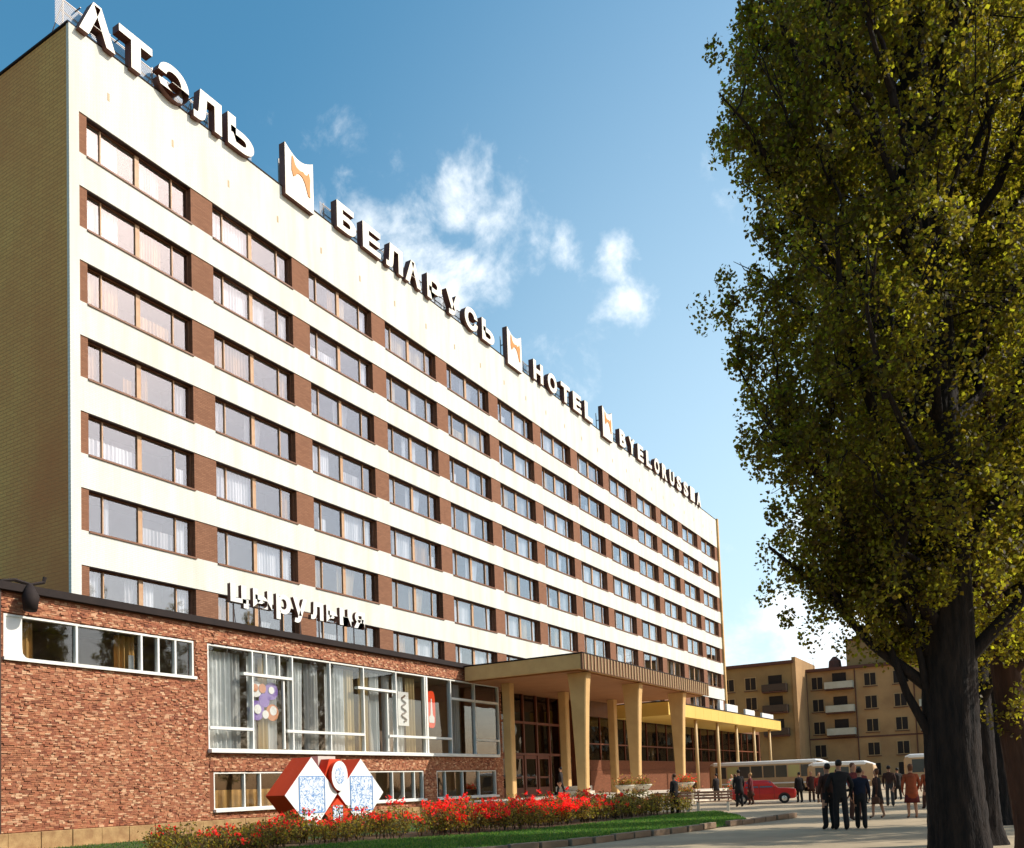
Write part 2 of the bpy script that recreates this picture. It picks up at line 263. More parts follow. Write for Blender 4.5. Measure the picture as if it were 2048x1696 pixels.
# ------------------------------------------------------------------ object helpers
ORG = {}
def tag(o, label=None, cat=None, group=None, kind=None):
    if label: o['label'] = label
    if cat: o['category'] = cat
    if group: o['group'] = group
    if kind: o['kind'] = kind
    return o
def empty(name, loc, label=None, cat=None, group=None, rz=0.0, parent=None):
    o = bpy.data.objects.new(name, None); COL.objects.link(o); o.location = loc; o.rotation_euler = (0, 0, rz); o.empty_display_size = .2
    ORG[o.name] = Vector(loc) if rz == 0 else Vector((0, 0, 0))
    return tag(o, label, cat, group)
class MB:
    def __init__(s): s.v = []; s.f = []; s.m = []
    def face(s, pts, m=0):
        i = len(s.v); s.v += [tuple(p) for p in pts]; s.f.append(tuple(range(i, i + len(pts)))); s.m.append(m)
    def box(s, x0, x1, y0, y1, z0, z1, m=0, mf=None):
        """mf: material of the +x face"""
        i = len(s.v)
        s.v += [(x0, y0, z0), (x1, y0, z0), (x1, y1, z0), (x0, y1, z0), (x0, y0, z1), (x1, y0, z1), (x1, y1, z1), (x0, y1, z1)]
        s.f += [(i, i+3, i+2, i+1), (i+4, i+5, i+6, i+7), (i, i+1, i+5, i+4), (i+1, i+2, i+6, i+5), (i+2, i+3, i+7, i+6), (i+3, i, i+4, i+7)]
        s.m += [m, m, m, m if mf is None else mf, m, m]; return s
    def prism(s, poly, axis, a, b, m=0, mcap=None):
        """closed polygon (2D, counter-clockwise) extruded along axis from a to b"""
        def P(u, v, w): return {'x': (w, u, v), 'y': (u, w, v), 'z': (u, v, w)}[axis]
        n = len(poly); i = len(s.v)
        s.v += [P(u, v, a) for u, v in poly] + [P(u, v, b) for u, v in poly]
        flip = axis == 'y'
        c0 = tuple(i + k for k in range(n)); c1 = tuple(i + n + k for k in range(n))
        s.f += [c0 if flip else c0[::-1], c1[::-1] if flip else c1]; s.m += [m if mcap is None else mcap] * 2
        for k in range(n):
            q = (i+k, i+(k+1) % n, i+n+(k+1) % n, i+n+k); s.f.append(q[::-1] if flip else q); s.m.append(m)
        return s
    def tube(s, pts, rad, n=8, m=0, cap=True, sq=None):
        """tube along points with a radius per point; sq: (sx, sy) squash"""
        pts = [Vector(p) for p in pts]; rad = rad if hasattr(rad, '__len__') else [rad] * len(pts)
        rings = []
        ref = Vector((0, 0, 1))
        d0 = (pts[-1] - pts[0]).normalized()
        if abs(d0.z) > .8: ref = Vector((1, 0, 0))
        for k, p in enumerate(pts):
            d = (pts[min(k+1, len(pts)-1)] - pts[max(k-1, 0)]).normalized()
            u = d.cross(ref).normalized(); w = d.cross(u).normalized()
            i = len(s.v)
            for j in range(n):
                a = 2 * math.pi * j / n
                s.v.append(tuple(p + (u * math.cos(a) + w * math.sin(a)) * rad[k]))
            rings.append(i)
        for k in range(len(rings) - 1):
            for j in range(n):
                s.f.append((rings[k]+j, rings[k]+(j+1) % n, rings[k+1]+(j+1) % n, rings[k+1]+j)); s.m.append(m)
        if cap:
            s.f.append(tuple(rings[0]+j for j in range(n))[::-1]); s.m.append(m)
            s.f.append(tuple(rings[-1]+j for j in range(n))); s.m.append(m)
        return s
    def loft(s, rings, m=0, cap=True):
        """rings: lists of points of equal length"""
        idx = []
        for r in rings: idx.append(len(s.v)); s.v += [tuple(p) for p in r]
        n = len(rings[0])
        for k in range(len(rings) - 1):
            for j in range(n):
                s.f.append((idx[k]+j, idx[k]+(j+1) % n, idx[k+1]+(j+1) % n, idx[k+1]+j)); s.m.append(m)
        if cap:
            s.f.append(tuple(idx[0]+j for j in range(n))[::-1]); s.m.append(m)
            s.f.append(tuple(idx[-1]+j for j in range(n))); s.m.append(m)
        return s
    def mesh(s, name, mats, off=(0, 0, 0), smooth=False, fix=False):
        me = bpy.data.meshes.new(name)
        o = Vector(off)
        me.from_pydata([(a - o[0], b - o[1], c - o[2]) for a, b, c in s.v], [], s.f)
        for q in (mats if isinstance(mats, (list, tuple)) else [mats]): me.materials.append(MATS[q])
        if len(me.materials) > 1: me.polygons.foreach_set('material_index', s.m)
        if fix:
            b = bmesh.new(); b.from_mesh(me); bmesh.ops.recalc_face_normals(b, faces=b.faces); b.to_mesh(me); b.free()
        if smooth: me.polygons.foreach_set('use_smooth', [True] * len(me.polygons))
        me.update(); return me
    def build(s, name, mats, parent=None, smooth=False, bevel=0, fix=False, **kw):
        """vertices are world coordinates; stored relative to the parent thing"""
        off = ORG.get(parent.name, Vector((0, 0, 0))) if parent else (0, 0, 0)
        o = bpy.data.objects.new(name, s.mesh(name, mats, off, smooth, fix)); COL.objects.link(o)
        if parent: o.parent = parent; ORG[o.name] = Vector(off)
        if bevel:
            b = o.modifiers.new('bevel', 'BEVEL'); b.width = bevel; b.segments = 2; b.limit_method = 'ANGLE'
        return tag(o, kw.get('label'), kw.get('cat'), kw.get('group'), kw.get('kind'))
def inst(name, me, parent, loc=(0, 0, 0), rz=0.0, sc=None):
    o = bpy.data.objects.new(name, me); COL.objects.link(o); o.parent = parent; o.location = loc; o.rotation_euler = (0, 0, rz)
    if sc: o.scale = sc
    return o
def copy_tree(o, parent=None):
    c = o.copy(); COL.objects.link(c); c.parent = parent
    for ch in o.children: copy_tree(ch, c)
    return c
def box(name, m, parent, *a, bevel=0, **kw):
    return MB().box(*a).build(name, m, parent, bevel=bevel, **kw)

# ------------------------------------------------------------------ ground and paving
g = MB(); g.face([(-900, -700, 0), (900, -700, 0), (900, 1500, 0), (-900, 1500, 0)])
g.build('ground', 'earth', kind='structure')
g = MB(); g.face([(-60, -60, .004), (120, -60, .004), (120, 260, .004), (-60, 260, .004)])
g.build('pavement', 'asphalt', kind='structure')
KERB = [(17.2, -9.0), (19.0, -5.0), (20.3, -2.0), (21.0, -.4), (21.35, 1.2), (21.7, 3.2), (22.1, 5.0), (22.4, 7.0), (22.65, 8.6)]
LAWN_BACK = [(22.3, 10.0), (20.8, 14.0), (18.6, 18.6), (14.5, 19.4), (3.7, 19.4), (3.7, -30), (12, -30), (15.5, -14)]
g = MB(); g.face([(x, y, .03) for x, y in KERB + LAWN_BACK]); g.build('lawn', 'lawn_soil', kind='structure')
BED_F = [(14.2, -12), (13.8, -6), (13.3, -2), (13.8, .4), (15.5, 3.2), (16.5, 6.1), (17.0, 10.0), (17.2, 14.5), (17.8, 18.2)]
BED_B = [(14.4, 18.2), (13.9, 14), (13.4, 10), (12.7, 6), (11.8, 3), (10.7, .5), (10.2, -4), (10.2, -12)]
g = MB(); g.face([(x, y, .045) for x, y in BED_F + BED_B]); g.build('flower_bed_soil', 'earth', kind='structure')
# kerb of separate stones round the lawn
kerb = empty('kerb', (21, 2, 0)); tag(kerb, kind='structure')
def along(poly, step):
    out = []; carry = 0.0
    for (x0, y0), (x1, y1) in zip(poly, poly[1:]):
        L = math.hypot(x1-x0, y1-y0); t = carry
        while t < L:
            out.append((x0 + (x1-x0)*t/L, y0 + (y1-y0)*t/L, math.atan2(y1-y0, x1-x0))); t += step
        carry = t - L
    return out
km = MB().box(-.40, .40, -.09, .09, 0, .17).mesh('kerb_stone', 'kerb_stone')
for i, (x, y, a) in enumerate(along(KERB + [(22.9, 10.2), (23.2, 12.0)], .88)):
    if i == 19: continue                                        # the gap in the photo's kerb row
    o = inst('kerb_stone', km, kerb, (x - 21 + random.uniform(-.02, .02), y - 2, random.uniform(-.02, .02)), a + random.uniform(-.03, .03)); o.rotation_euler.x = random.uniform(-.03, .03)
    b = o.modifiers.new('bevel', 'BEVEL'); b.width = .02; b.segments = 2

# ------------------------------------------------------------------ hotel tower
B = 6.1868; ZT = 28.42; NB = 13; NR = 8; YE = 81.35; ROOF = 31.75
hotel = empty('hotel_building', (0, 41, 0), 'long white and brown seven-storey hotel slab with rows of wide windows', 'building')
# bands: the parapet band, then one below every window row
box('parapet_band', 'white_brick', hotel, -.6, .035, .80, YE, ZT, ROOF)
for k in range(NR):
    z1 = ZT - 1.66 - 3*k; z0 = ZT - 3*(k+1)
    box('facade_band', 'white_brick', hotel, -.6, .035, .80, YE, z0, z1)
# piers run behind the bands
for n in range(NB + 1):
    y0 = (.86 if n == 0 else B*n + .0); y1 = (1.2 if n == 0 else min(B*n + 1.2, YE))
    box('pier', 'pier_brick', hotel, -2.2, 0, y0, y1, 4, ROOF - .3)
box('corner_strip', 'white_brick', hotel, -.12, .038, .44, .855, 4, ROOF + .02)
box('end_wall', 'tan_end_brick', hotel, -16, -.13, .46, .84, 0, ROOF)
box('end_coping', 'coping_dark', hotel, -16.05, .02, .40, .9, ROOF + .03, ROOF + .10)
box('end_fin', 'cream_concrete', hotel, -16, .22, YE + .01, YE + .36, 0, ROOF + .15)
box('room_wall', 'room_wall', hotel, -2.6, -2.21, .9, YE, 0, ROOF - .4)
for k in range(NR + 1):
    box('floor_slab', 'room_wall', hotel, -2.2, -.61, 1.0, YE - .1, ZT - 3*k + .25, ZT - 3*k + .5)
box('roof_slab', 'roof_felt', hotel, -16, -.62, .85, YE, ROOF - .35, ROOF - .2)
box('rear_wall', 'tan_end_brick', hotel, -16.3, -16.01, .4, YE, 0, ROOF)
box('roof_edge_trim', 'coping_dark', hotel, -.3, .07, .9, YE, ROOF + .002, ROOF + .05)
for k in range(26):
    y = 2.15 + B/2*k
    v = MB().box(.036, .043, y-.05, y+.05, 29.70, 30.02).build('wall_vent', 'rib_light', hotel)
# windows: frame (the window part itself) with panes, sill and curtains as sub-parts
WW = B - 1.2; WH = 1.66
fx0, fx1 = -.30, -.20
fr = MB()
fr.box(fx0, fx1, 0, WW, 0, .09); fr.box(fx0, fx1, 0, WW, WH-.08, WH)
fr.box(fx0, fx1, 0, .07, .09, WH-.08); fr.box(fx0, fx1, WW-.07, WW, .09, WH-.08)
MUL = [.72, 2.40, 4.12]
for y in MUL:
    w = .20 if abs(y-2.4) < .1 else .055
    fr.box(fx0+.01, fx1+.012, y-w/2, y+w/2, .09, WH-.08, 1)
frame_me = fr.mesh('window', ['brown_timber', 'mullion_timber'])
sill_me = MB().box(-.21, .085, -.02, WW+.02, -.055, .02).mesh('sill', 'brown_timber')
lint_me = MB().box(-.2, .0, -.0, WW, WH-.035, WH+.0).mesh('head_trim', 'brown_metal')
panes = []
edges = [.07, MUL[0]-.03, MUL[0]+.03, MUL[1]-.1, MUL[1]+.1, MUL[2]-.03, MUL[2]+.03, WW-.07]
for a, b_ in zip(edges[::2], edges[1::2]):
    panes.append((MB().box(-.258, -.250, 0, b_-a, .09, WH-.08).mesh('pane', 'hotel_glass'), a))
def drape(w, h, amp, wl, seed, taper=0.0):
    m_ = MB(); r = random.Random(seed); n = max(8, int(w/wl*6)); ph = r.uniform(0, 6)
    top, bot = [], []
    for i in range(n+1):
        t = i/n; y = w*t; x = amp*math.sin(t*w/wl*2*math.pi + ph) + amp*.5*math.sin(t*w/wl*5.1 + ph*2)
        top.append((x, y, h)); bot.append((x*1.3, y*(1-taper), 0))
    for i in range(n): m_.face([bot[i], bot[i+1], top[i+1], top[i]])
    return m_
CUR = {}
for nm in ('curtain_white', 'curtain_cream', 'curtain_ochre', 'curtain_grey'):
    CUR[nm] = [drape(w, WH, .03, .17, i, tp).mesh('curtain', nm, smooth=True) for i, (w, tp) in enumerate([(1.55, .0), (.55, .0), (.9, .35), (2.3, .0)])]
rw = random.Random(5)
for n in range(NB):
    for k in range(7):
        y0 = B*n + 1.2; z0 = ZT - WH - 3*k
        w = inst('window', frame_me, hotel, (0, y0-41, z0))
        for me, a in panes:
            p_ = inst('pane', me, w, (0, a, 0)); p_.rotation_euler = (0, rw.uniform(-.004, .004), rw.uniform(-.006, .006))
        inst('sill', sill_me, w); inst('head_trim', lint_me, w)
        # curtains: mostly pale ones in the far half, mixed near the corner
        pale = .36 + .06*n
        cn = 'curtain_white' if rw.random() < pale else rw.choice(['curtain_cream', 'curtain_ochre', 'curtain_grey'])
        spots = rw.choice([[(0, .1), (0, 2.55)], [(2, .15), (1, 2.05), (2, 2.6)], [(3, .1), (1, 4.2)], [(1, .1), (1, 1.8), (1, 2.6), (1, 4.25)], [(1, .75), (0, 2.6), (1, 4.2)], [(0, .75), (0, 2.55), (1, 4.2)]])
        for ci, cy_ in spots:
            nm = cn if rw.random() < .8 else rw.choice(list(CUR))
            cc_ = inst('curtain', CUR[nm][ci], w, (-.42 - .03*rw.random(), cy_, .02)); q_ = rw.random()
            if q_ < .16: cc_.scale = (1, 1, .52)                         # short net across the lower half
            elif q_ < .30: cc_.scale = (1, rw.uniform(.45, .8), 1)

# ------------------------------------------------------------------ roof-top signs
def glyph(ch, y0, y1, z0, z1, x0, x1, parent, name='letter', mats=('letter_face', 'letter_side_shade'), bold=.045):
    cu = bpy.data.curves.new('glyph', 'FONT'); cu.body = ch; cu.size = 1.0; cu.extrude = .5; cu.offset = bold; cu.resolution_u = 4
    o = bpy.data.objects.new('glyph', cu); COL.objects.link(o)
    me0 = o.to_mesh(); V = np.array([v.co[:] for v in me0.vertices]); F = [tuple(p.vertices) for p in me0.polygons]
    o.to_mesh_clear(); bpy.data.objects.remove(o); bpy.data.curves.remove(cu)
    mn, mx = V.min(0), V.max(0); U = (V - mn) / (mx - mn)
    X = np.stack([x0 + U[:, 2]*(x1-x0), y0 + U[:, 0]*(y1-y0), z0 + U[:, 1]*(z1-z0)], 1)
    off = ORG[parent.name]; X = X - np.array(off)
    me = bpy.data.meshes.new(name); me.from_pydata([tuple(p) for p in X], [], F)
    for q in mats: me.materials.append(MATS[q])
    for p in me.polygons: p.material_index = 0 if abs(p.normal.x) > .7 else 1
    me.update(); ob = bpy.data.objects.new(name, me); COL.objects.link(ob); ob.parent = parent; ORG[ob.name] = off
    return ob
LX0, LX1, LZ0, LZ1 = -.12, .30, 31.66, 33.16
def roof_sign(word, starts, width, label, post_x=-.45):
    ya, yb = starts[0], starts[-1] + width
    s = empty('rooftop_sign', (0, (ya+yb)/2, ROOF), label, 'sign', 'letter signs along the roof edge')
    for ch, y in zip(word, starts):
        w = width
        glyph(ch, y, y + w, LZ0, LZ1, LX0, LX1, s)
    f = MB()
    for z in (31.95, 32.5, 33.0): f.box(post_x-.02, post_x+.02, ya-.3, yb+.3, z-.02, z+.02)
    y = ya - .2
    while y < yb + .3:
        f.box(post_x-.025, post_x+.025, y-.025, y+.025, ROOF-.25, 33.1)
        f.tube([(post_x, y, 32.9), (post_x-1.1, y, ROOF-.25)], .02, 4); y += 1.02
    for yy in starts:
        for z in (31.95, 32.9): f.box(post_x, LX0 + .02, yy+.3, yy+.34, z-.015, z+.015)
    f.build('sign_frame', 'lattice_steel', s)
    g_ = MB()
    z = 31.80
    while z < 33.0:
        g_.box(post_x+.03, post_x+.04, ya-.55, yb+.5, z, z+.022); z += .065
    g_.build('wire_grille', 'lattice_steel', s)
    return s
roof_sign('АТЭЛЬ', [.72, 2.47, 4.35, 6.18, 8.12], 1.58, 'first run of big cream box letters at the near corner of the roof')
roof_sign('БЕЛАРУСЬ', [15.53, 17.65, 19.7, 21.5, 23.7, 25.75, 27.85, 29.95], 1.55, 'long run of eight cream box letters at mid roof, after the first emblem')
roof_sign('HOTEL', [37.05, 39.3, 41.5, 43.6, 45.75], 1.5, 'five dark-sided box letters on the roof between two emblem panels')
roof_sign('BYELORUSSIA', [52.9 + 2.1*i for i in range(11)], 1.36, 'farthest and longest run of box letters at the far end of the roof')
def emblem(y0, label):
    y1 = y0 + 2.0; ym = (y0+y1)/2
    s = empty('emblem_panel', (0, ym, ROOF), label, 'sign', 'emblem panels on the roof edge')
    top = [(y1 - (y1-y0)*t, 34.0 - .42*math.sin(math.pi*t) ) for t in [i/10 for i in range(11)]]
    MB().prism([(y0, 31.3), (y1, 31.3)] + top, 'x', -.10, .30, 1, 0).build('panel', ['letter_face', 'letter_side_shade'], s)
    # orange beast-like mark, spiky on top with two legs
    pts = [(.28, .34), (.36, .42), (.42, .52), (.50, .55), (.60, .52), (.68, .42), (.74, .26), (.80, .08), (.87, .07), (.86, .35), (.88, .62), (.83, .80), (.78, .70), (.70, .66), (.62, .70), (.52, .66), (.40, .68), (.34, .74), (.28, .92), (.24, .95), (.22, .7), (.22, .5)]
    P = [(y0 + u*2.0, 31.9 + v*1.75) for u, v in pts]
    MB().prism(P, 'x', .302, .33).build('emblem_mark', 'emblem_orange', s)
    f = MB()
    for y in (y0+.3, y1-.3): f.box(-.5, -.44, y, y+.06, ROOF-.25, 33.6); f.box(-.46, -.09, y, y+.06, 32.9, 32.96)
    f.build('sign_frame', 'lattice_steel', s)
emblem(11.75, 'near emblem panel with concave top and orange mark, nearest the roof corner')
emblem(33.3, 'middle emblem panel with concave top on the roof, before the five-letter word')
emblem(49.3, 'far emblem panel with concave top on the roof, before the last long word')

# ------------------------------------------------------------------ low brick wing
WX = 3.0
wing = empty('brick_wing', (0, 8, 0), 'low red brick wing with white-framed windows in front of the hotel', 'building')
WT = 8.2
# openings (y0, y1, z0, z1)
OP = [(-3.75, 3.54, 6.05, 7.48), (4.2, 26.0, 3.3, 7.47), (4.42, 18.15, .95, 2.41), (19.35, 25.4, .95, 2.41)]
core = MB()
def core_box(y0, y1, z0, z1): core.box(2.6, WX-.012, y0, y1, z0, z1)
core_box(-40, 26.2, 7.49, WT); core_box(-40, -3.76, .0, 7.485); core_box(-3.755, 3.55, 0, 6.04)
core_box(3.552, 4.19, 0, 7.485); core_box(4.195, 26.2, 2.42, 3.19); core_box(4.195, 26.2, 0, .94)
core_box(4.196, 4.41, .945, 2.415); core_box(18.16, 19.34, .945, 2.415); core_box(25.41, 26.2, .945, 2.415); core_box(26.01, 26.2, 3.2, 7.48)
core.build('wall', 'brick_mortar', wing)
def bricks(regions, holes, seed):
    r = np.random.default_rng(seed); m_ = MB(); bw, bh, j = .17, .062, .006
    for (ya, yb, za, zb) in regions:
        row = 0; z = za
        while z + bh*.6 < zb:
            y = ya - bw*r.random()
            while y < yb:
                bl = bw*r.uniform(.55, 1.25); a, c = max(y, ya), min(y + bl - j, yb); zt = min(z + bh - j + r.uniform(-.010, .010), zb); z_ = z; z = z_ + r.uniform(-.010, .010)
                if c - a > .04 and not any(a < h[1] and c > h[0] and z < h[3] and zt > h[2] for h in holes):
                    d = r.uniform(0, .016) + (r.random() < .3)*r.uniform(.005, .034)
                    i = len(m_.v); x0, x1 = WX-.02, WX+.004+d
                    m_.v += [(x0, a, z), (x0, c, z), (x0, c, zt), (x0, a, zt), (x1, a, z), (x1, c, z), (x1, c, zt), (x1, a, zt)]
                    m_.f += [(i+4, i+5, i+6, i+7), (i, i+1, i+5, i+4), (i+1, i+2, i+6, i+5), (i+2, i+3, i+7, i+6), (i+3, i, i+4, i+7)]; m_.m += [0]*5
                z = z_; y += bl
            z += bh; row += 1
    return m_
bm_ = bricks([(-7.0, 4.19, .58, 8.15), (4.2, 26.2, 7.52, 8.15), (4.2, 26.2, 2.46, 3.16), (4.2, 26.2, .58, .90), (18.2, 19.3, .9, 2.44), (25.42, 26.2, .9, 7.5)],
             [(h[0]-.03, h[1]+.03, h[2]-.03, h[3]+.03) for h in OP], 3)
bm_.build('brickwork', 'red_brick', wing, kind='stuff')
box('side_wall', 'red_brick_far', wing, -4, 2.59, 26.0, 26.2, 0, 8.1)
box('roof', 'roof_felt', wing, .1, 2.9, -40, 26.2, 8.1, 8.19)
box('coping', 'coping_dark', wing, 2.45, WX+.22, -40, 23.4, WT, WT+.25)
for i in range(30):                                               # plinth of separate stone slabs
    y = -6.9 + i*1.06
    if y > 25.5: break
    d = random.uniform(-.015, .02)
    box('plinth_slab', 'plinth_stone', wing, WX-.05, WX+.20+d, y, y+1.045, .0, .56+random.uniform(-.015, .01), bevel=.015)
box('room_back', 'room_wall', wing, .04, .2, -8, 26, 0, 8.05)
box('room_floor', 'room_wall', wing, .2, 2.6, -8, 26, 2.75, 3.0)
box('room_ceiling', 'room_wall', wing, .2, 2.6, -8, 26, 7.6, 7.8)
box('basement_floor', 'dark_interior', wing, .2, 2.6, -8, 26, .3, .5)
def wpane(parent, y0, y1, z0, z1, m='wing_glass', x=WX-.14):
    return MB().box(x, x+.006, y0, y1, z0, z1).build('pane', m, parent)
# ribbon window at the left
def wframe(y0, y1, z0, z1, t=.07, x0=WX-.20, x1=WX-.02):
    f = MB(); f.box(x0, x1, y0, y1, z1-t, z1); f.box(x0, x1, y0, y1, z0, z0+t); f.box(x0, x1, y0, y0+t, z0+t, z1-t); f.box(x0, x1, y1-t, y1, z0+t, z1-t); return f
y0, y1, z0, z1 = OP[0]
f = wframe(y0, y1, z0, z1)
for y in (-1.27, 1.25, 1.97, 2.72): f.box(WX-.19, WX-.03, y-.04, y+.04, z0+.07, z1-.07)
w1 = f.build('ribbon_window', 'white_paint', wing)
box('sill', 'white_paint', w1, WX-.2, WX+.12, y0-.05, y1+.05, z0-.06, z0+.05)
pl = [(y0+.06, z0+.06), (-2.85, z0+.06), (-3.02, z0+.10), (-3.12, z0+.22), (-3.14, z0+.5), (-3.14, z1-.07), (y0+.06, z1-.07)]
MB().prism(pl, 'x', WX-.16, WX-.05).build('white_panel', 'white_paint', w1)
for a, c in [(-3.12, -1.31), (-1.23, 1.21), (1.29, 1.93), (2.01, 2.68), (2.76, 3.47)]: wpane(w1, a, c, z0+.07, z1-.07, 'wing_glass')
ORIG = WX - .5
def hang(parent, me_mb, mname, x, y, z, nm='curtain'):
    me = me_mb.mesh(nm, mname, smooth=True); off = ORG[parent.name]
    return inst(nm, me, parent, (x-off[0], y-off[1], z-off[2]))
hang(w1, drape(.9, 1.3, .05, .2, 3), 'curtain_ochre', 2.45, .45, 6.1); hang(w1, drape(.25, .6, .03, .1, 4), 'curtain_white', 2.6, .95, 6.1)
hang(w1, drape(.5, 1.3, .04, .2, 5), 'curtain_ochre', 2.4, -3.0, 6.1)
# large display window
y0, y1, z0, z1 = OP[1]
f = wframe(y0, y1, z0, z1, .06)
mulls = [6.51, 8.80, 11.19, 13.54, 16.06, 18.49, 20.92, 23.35]
for y in mulls: f.box(WX-.20, WX-.01, y-.035, y+.035, z0+.06, z1-.06)
f.box(WX-.2, WX-.005, 18.60, 18.74, z0+.06, z1-.06)
for y in (7.3, 8.05): f.box(WX-.19, WX-.03, y-.03, y+.03, 6.52, z1-.06)
for a, c, z in [(6.0, 8.76, 6.45), (13.1, 16.0, 6.42), (4.26, 6.47, 4.17), (8.4, 13.5, 4.17), (15.4, 20.88, 4.17), (23.4, 25.94, 4.17), (23.4, 25.94, 6.42), (20.96, 23.3, 6.42)]:
    f.box(WX-.22, WX+.015, a, c, z-.06, z+.06)
for y, za, zb in [(8.32, 3.4, 6.4), (15.4, 3.4, 6.4)]: f.box(WX-.17, WX-.06, y-.04, y+.04, za, zb)
w2 = f.build('display_window', 'white_paint', wing)
box('sill', 'white_paint', w2, WX-.2, WX+.22, y0-.05, y1-.4, z0-.12, z0+.02)
for a, c in zip([4.2] + mulls, mulls + [26.0]): wpane(w2, a+.04, c-.04, z0+.06, z1-.06)
for (yy, ww, nm, sd_) in [(4.3, 1.5, 'curtain_white', 1), (5.7, .5, 'curtain_grey', 2), (8.9, 1.0, 'curtain_white', 3), (9.9, .9, 'curtain_grey', 4), (11.3, 1.3, 'curtain_white', 5), (12.7, .6, 'curtain_cream', 6), (13.65, .7, 'curtain_cream', 7), (14.45, .7, 'curtain_white', 8),
                          (6.6, .5, 'curtain_white', 9), (7.2, .45, 'curtain_cream', 13), (7.7, .55, 'curtain_white', 14), (16.3, .8, 'curtain_white', 10), (17.4, .8, 'curtain_cream', 11), (15.5, .5, 'curtain_grey', 15), (21.2, 1.2, 'curtain_grey', 12)]:
    hang(w2, drape(ww, 4.0, .06, .22, sd_, .12 if sd_ in (3, 7) else 0), nm, 2.52, yy, 3.3)
# basement strips
for (y0, y1, z0, z1), ms in ((OP[2], [6.0, 6.85, 9.2, 11.5, 13.8, 15.6, 16.5, 17.4]), (OP[3], [20.2, 21.9, 23.6])):
    f = wframe(y0, y1, z0, z1, .05)
    for y in ms: f.box(WX-.19, WX-.03, y-.03, y+.03, z0+.05, z1-.05)
    w = f.build('basement_window', 'white_paint', wing)
    box('sill', 'white_paint', w, WX-.2, WX+.16, y0-.05, y1+.05, z0-.10, z0+.015)
    for a, c in zip([y0] + ms, ms + [y1]): wpane(w, a+.03, c-.03, z0+.05, z1-.05)
    if y0 < 10:
        hang(w, drape(4.5, .75, .05, .4, 21), 'curtain_ochre', 2.4, 4.5, .97)
# things inside the display window
def disc(m_, x, y, z, r, mi, n=18): m_.prism([(y + r*math.cos(2*math.pi*i/n), z + r*math.sin(2*math.pi*i/n)) for i in range(n)], 'x', x-.02, x, mi)
art = MB()
for i, (dy, dz, r, mi) in enumerate([(-.45, .45, .34, 2), (.42, .42, .38, 0), (-.42, -.45, .42, 0), (.45, -.5, .36, 1), (0, .0, .30, 0), (.5, -.42, .2, 2), (-.1, .5, .2, 1), (.05, -.6, .18, 2), (-.5, .5, .16, 1), (.4, .45, .16, 2), (-.4, -.4, .2, 2)]):
    disc(art, 2.74 + i*.004, 7.35 + dy, 5.45 + dz, r, mi)
art.build('window_artwork', ['art_purple', 'art_orange', 'art_white'], label='round flower-like purple and orange artwork behind the display window', cat='artwork')
f2 = MB(); f2.box(2.72, 2.76, 16.45, 17.35, 4.75, 6.5, 0)
pn = f2.build('art_panel', 'art_white', label='white upright panel with dark curling design behind the display window', cat='artwork')
cu = MB(); cu.tube([(2.775, 16.9 + .22*math.sin(t*1.9)*(1 - .03*t), 4.95 + .13*t) for t in [i*.5 for i in range(22)]], .055, 5); cu.build('curl_design', 'art_dark', pn)
lan = empty('red_hanging_sign', (2.73, 19.3, 4.7), 'glossy red rounded sign with a white bottle shape in the shaded window', 'sign')
rp = [(19.3 + .36*math.copysign(abs(math.cos(a))**.5, math.cos(a)), 5.72 + 1.0*math.copysign(abs(math.sin(a))**.6, math.sin(a))) for a in [2*math.pi*i/28 for i in range(28)]]
MB().prism(rp, 'x', 2.66, 2.80).build('panel', 'lantern_red', lan)
MB().prism([(19.08, 5.0), (19.52, 5.0), (19.55, 5.3), (19.40, 5.42), (19.34, 6.3), (19.26, 6.3), (19.20, 5.42), (19.05, 5.3)], 'x', 2.802, 2.815).build('bottle_mark', 'art_white', lan)
# letters standing on the wing's roof edge
ts = empty('parapet_sign', (3, 9.4, 8.45), 'white lower-case letters standing on struts above the brick wing', 'sign')
xs = [5.25, 6.35, 7.25, 8.05, 9.0, 10.0, 10.9, 11.7, 12.6, 13.35]
word = ['ц', 'ы', 'р', 'у', 'л', 'ь', 'н', 'я']
ys = [5.25, 6.45, 7.75, 8.75, 9.85, 10.85, 11.75, 12.75]; ww_ = [.95, 1.05, .85, .85, .8, .75, .8, .78]
for ch, y, w in zip(word, ys, ww_):
    zb = 9.12 if ch in 'ц' else 8.95 if ch in 'ру' else 9.25
    glyph(ch, y, y + w, zb, 10.05, 2.98, 3.16, ts, mats=('white_paint', 'letter_side_shade'), bold=.035)
f = MB()
for z in (9.3, 9.55): f.box(2.90, 2.93, 5.2, 13.6, z, z+.03)
for y in (5.6, 7.0, 8.2, 9.4, 10.6, 11.8, 13.0):
    f.box(2.88, 2.92, y, y+.04, 8.45, 9.6); f.tube([(2.9, y, 9.5), (2.5, y+.5, 8.46)], .02, 4)
f.build('sign_frame', 'brown_metal', ts)
fl = empty('floodlight', (3.2, -3.2, 8.45), 'small dark floodlight on a bracket hanging from the wing coping', 'floodlight')
MB().tube([(3.1, -3.9, 8.46), (3.15, -3.5, 8.56), (3.2, -3.0, 8.48), (3.24, -2.6, 8.62), (3.24, -2.55, 8.8)], .06, 6).build('bracket', 'coping_dark', fl)
MB().tube([(3.25, -3.05, 8.45), (3.36, -3.1, 8.05), (3.42, -3.15, 7.6)], [.09, .26, .2], 10).build('lamp_head', 'coping_dark', fl, smooth=True)
tag(box('downpipe', 'brown_metal', None, WX+.04, WX+.12, -3.98, -3.90, .56, 8.2), 'thin dark downpipe at the left end of the brick wing', 'downpipe')

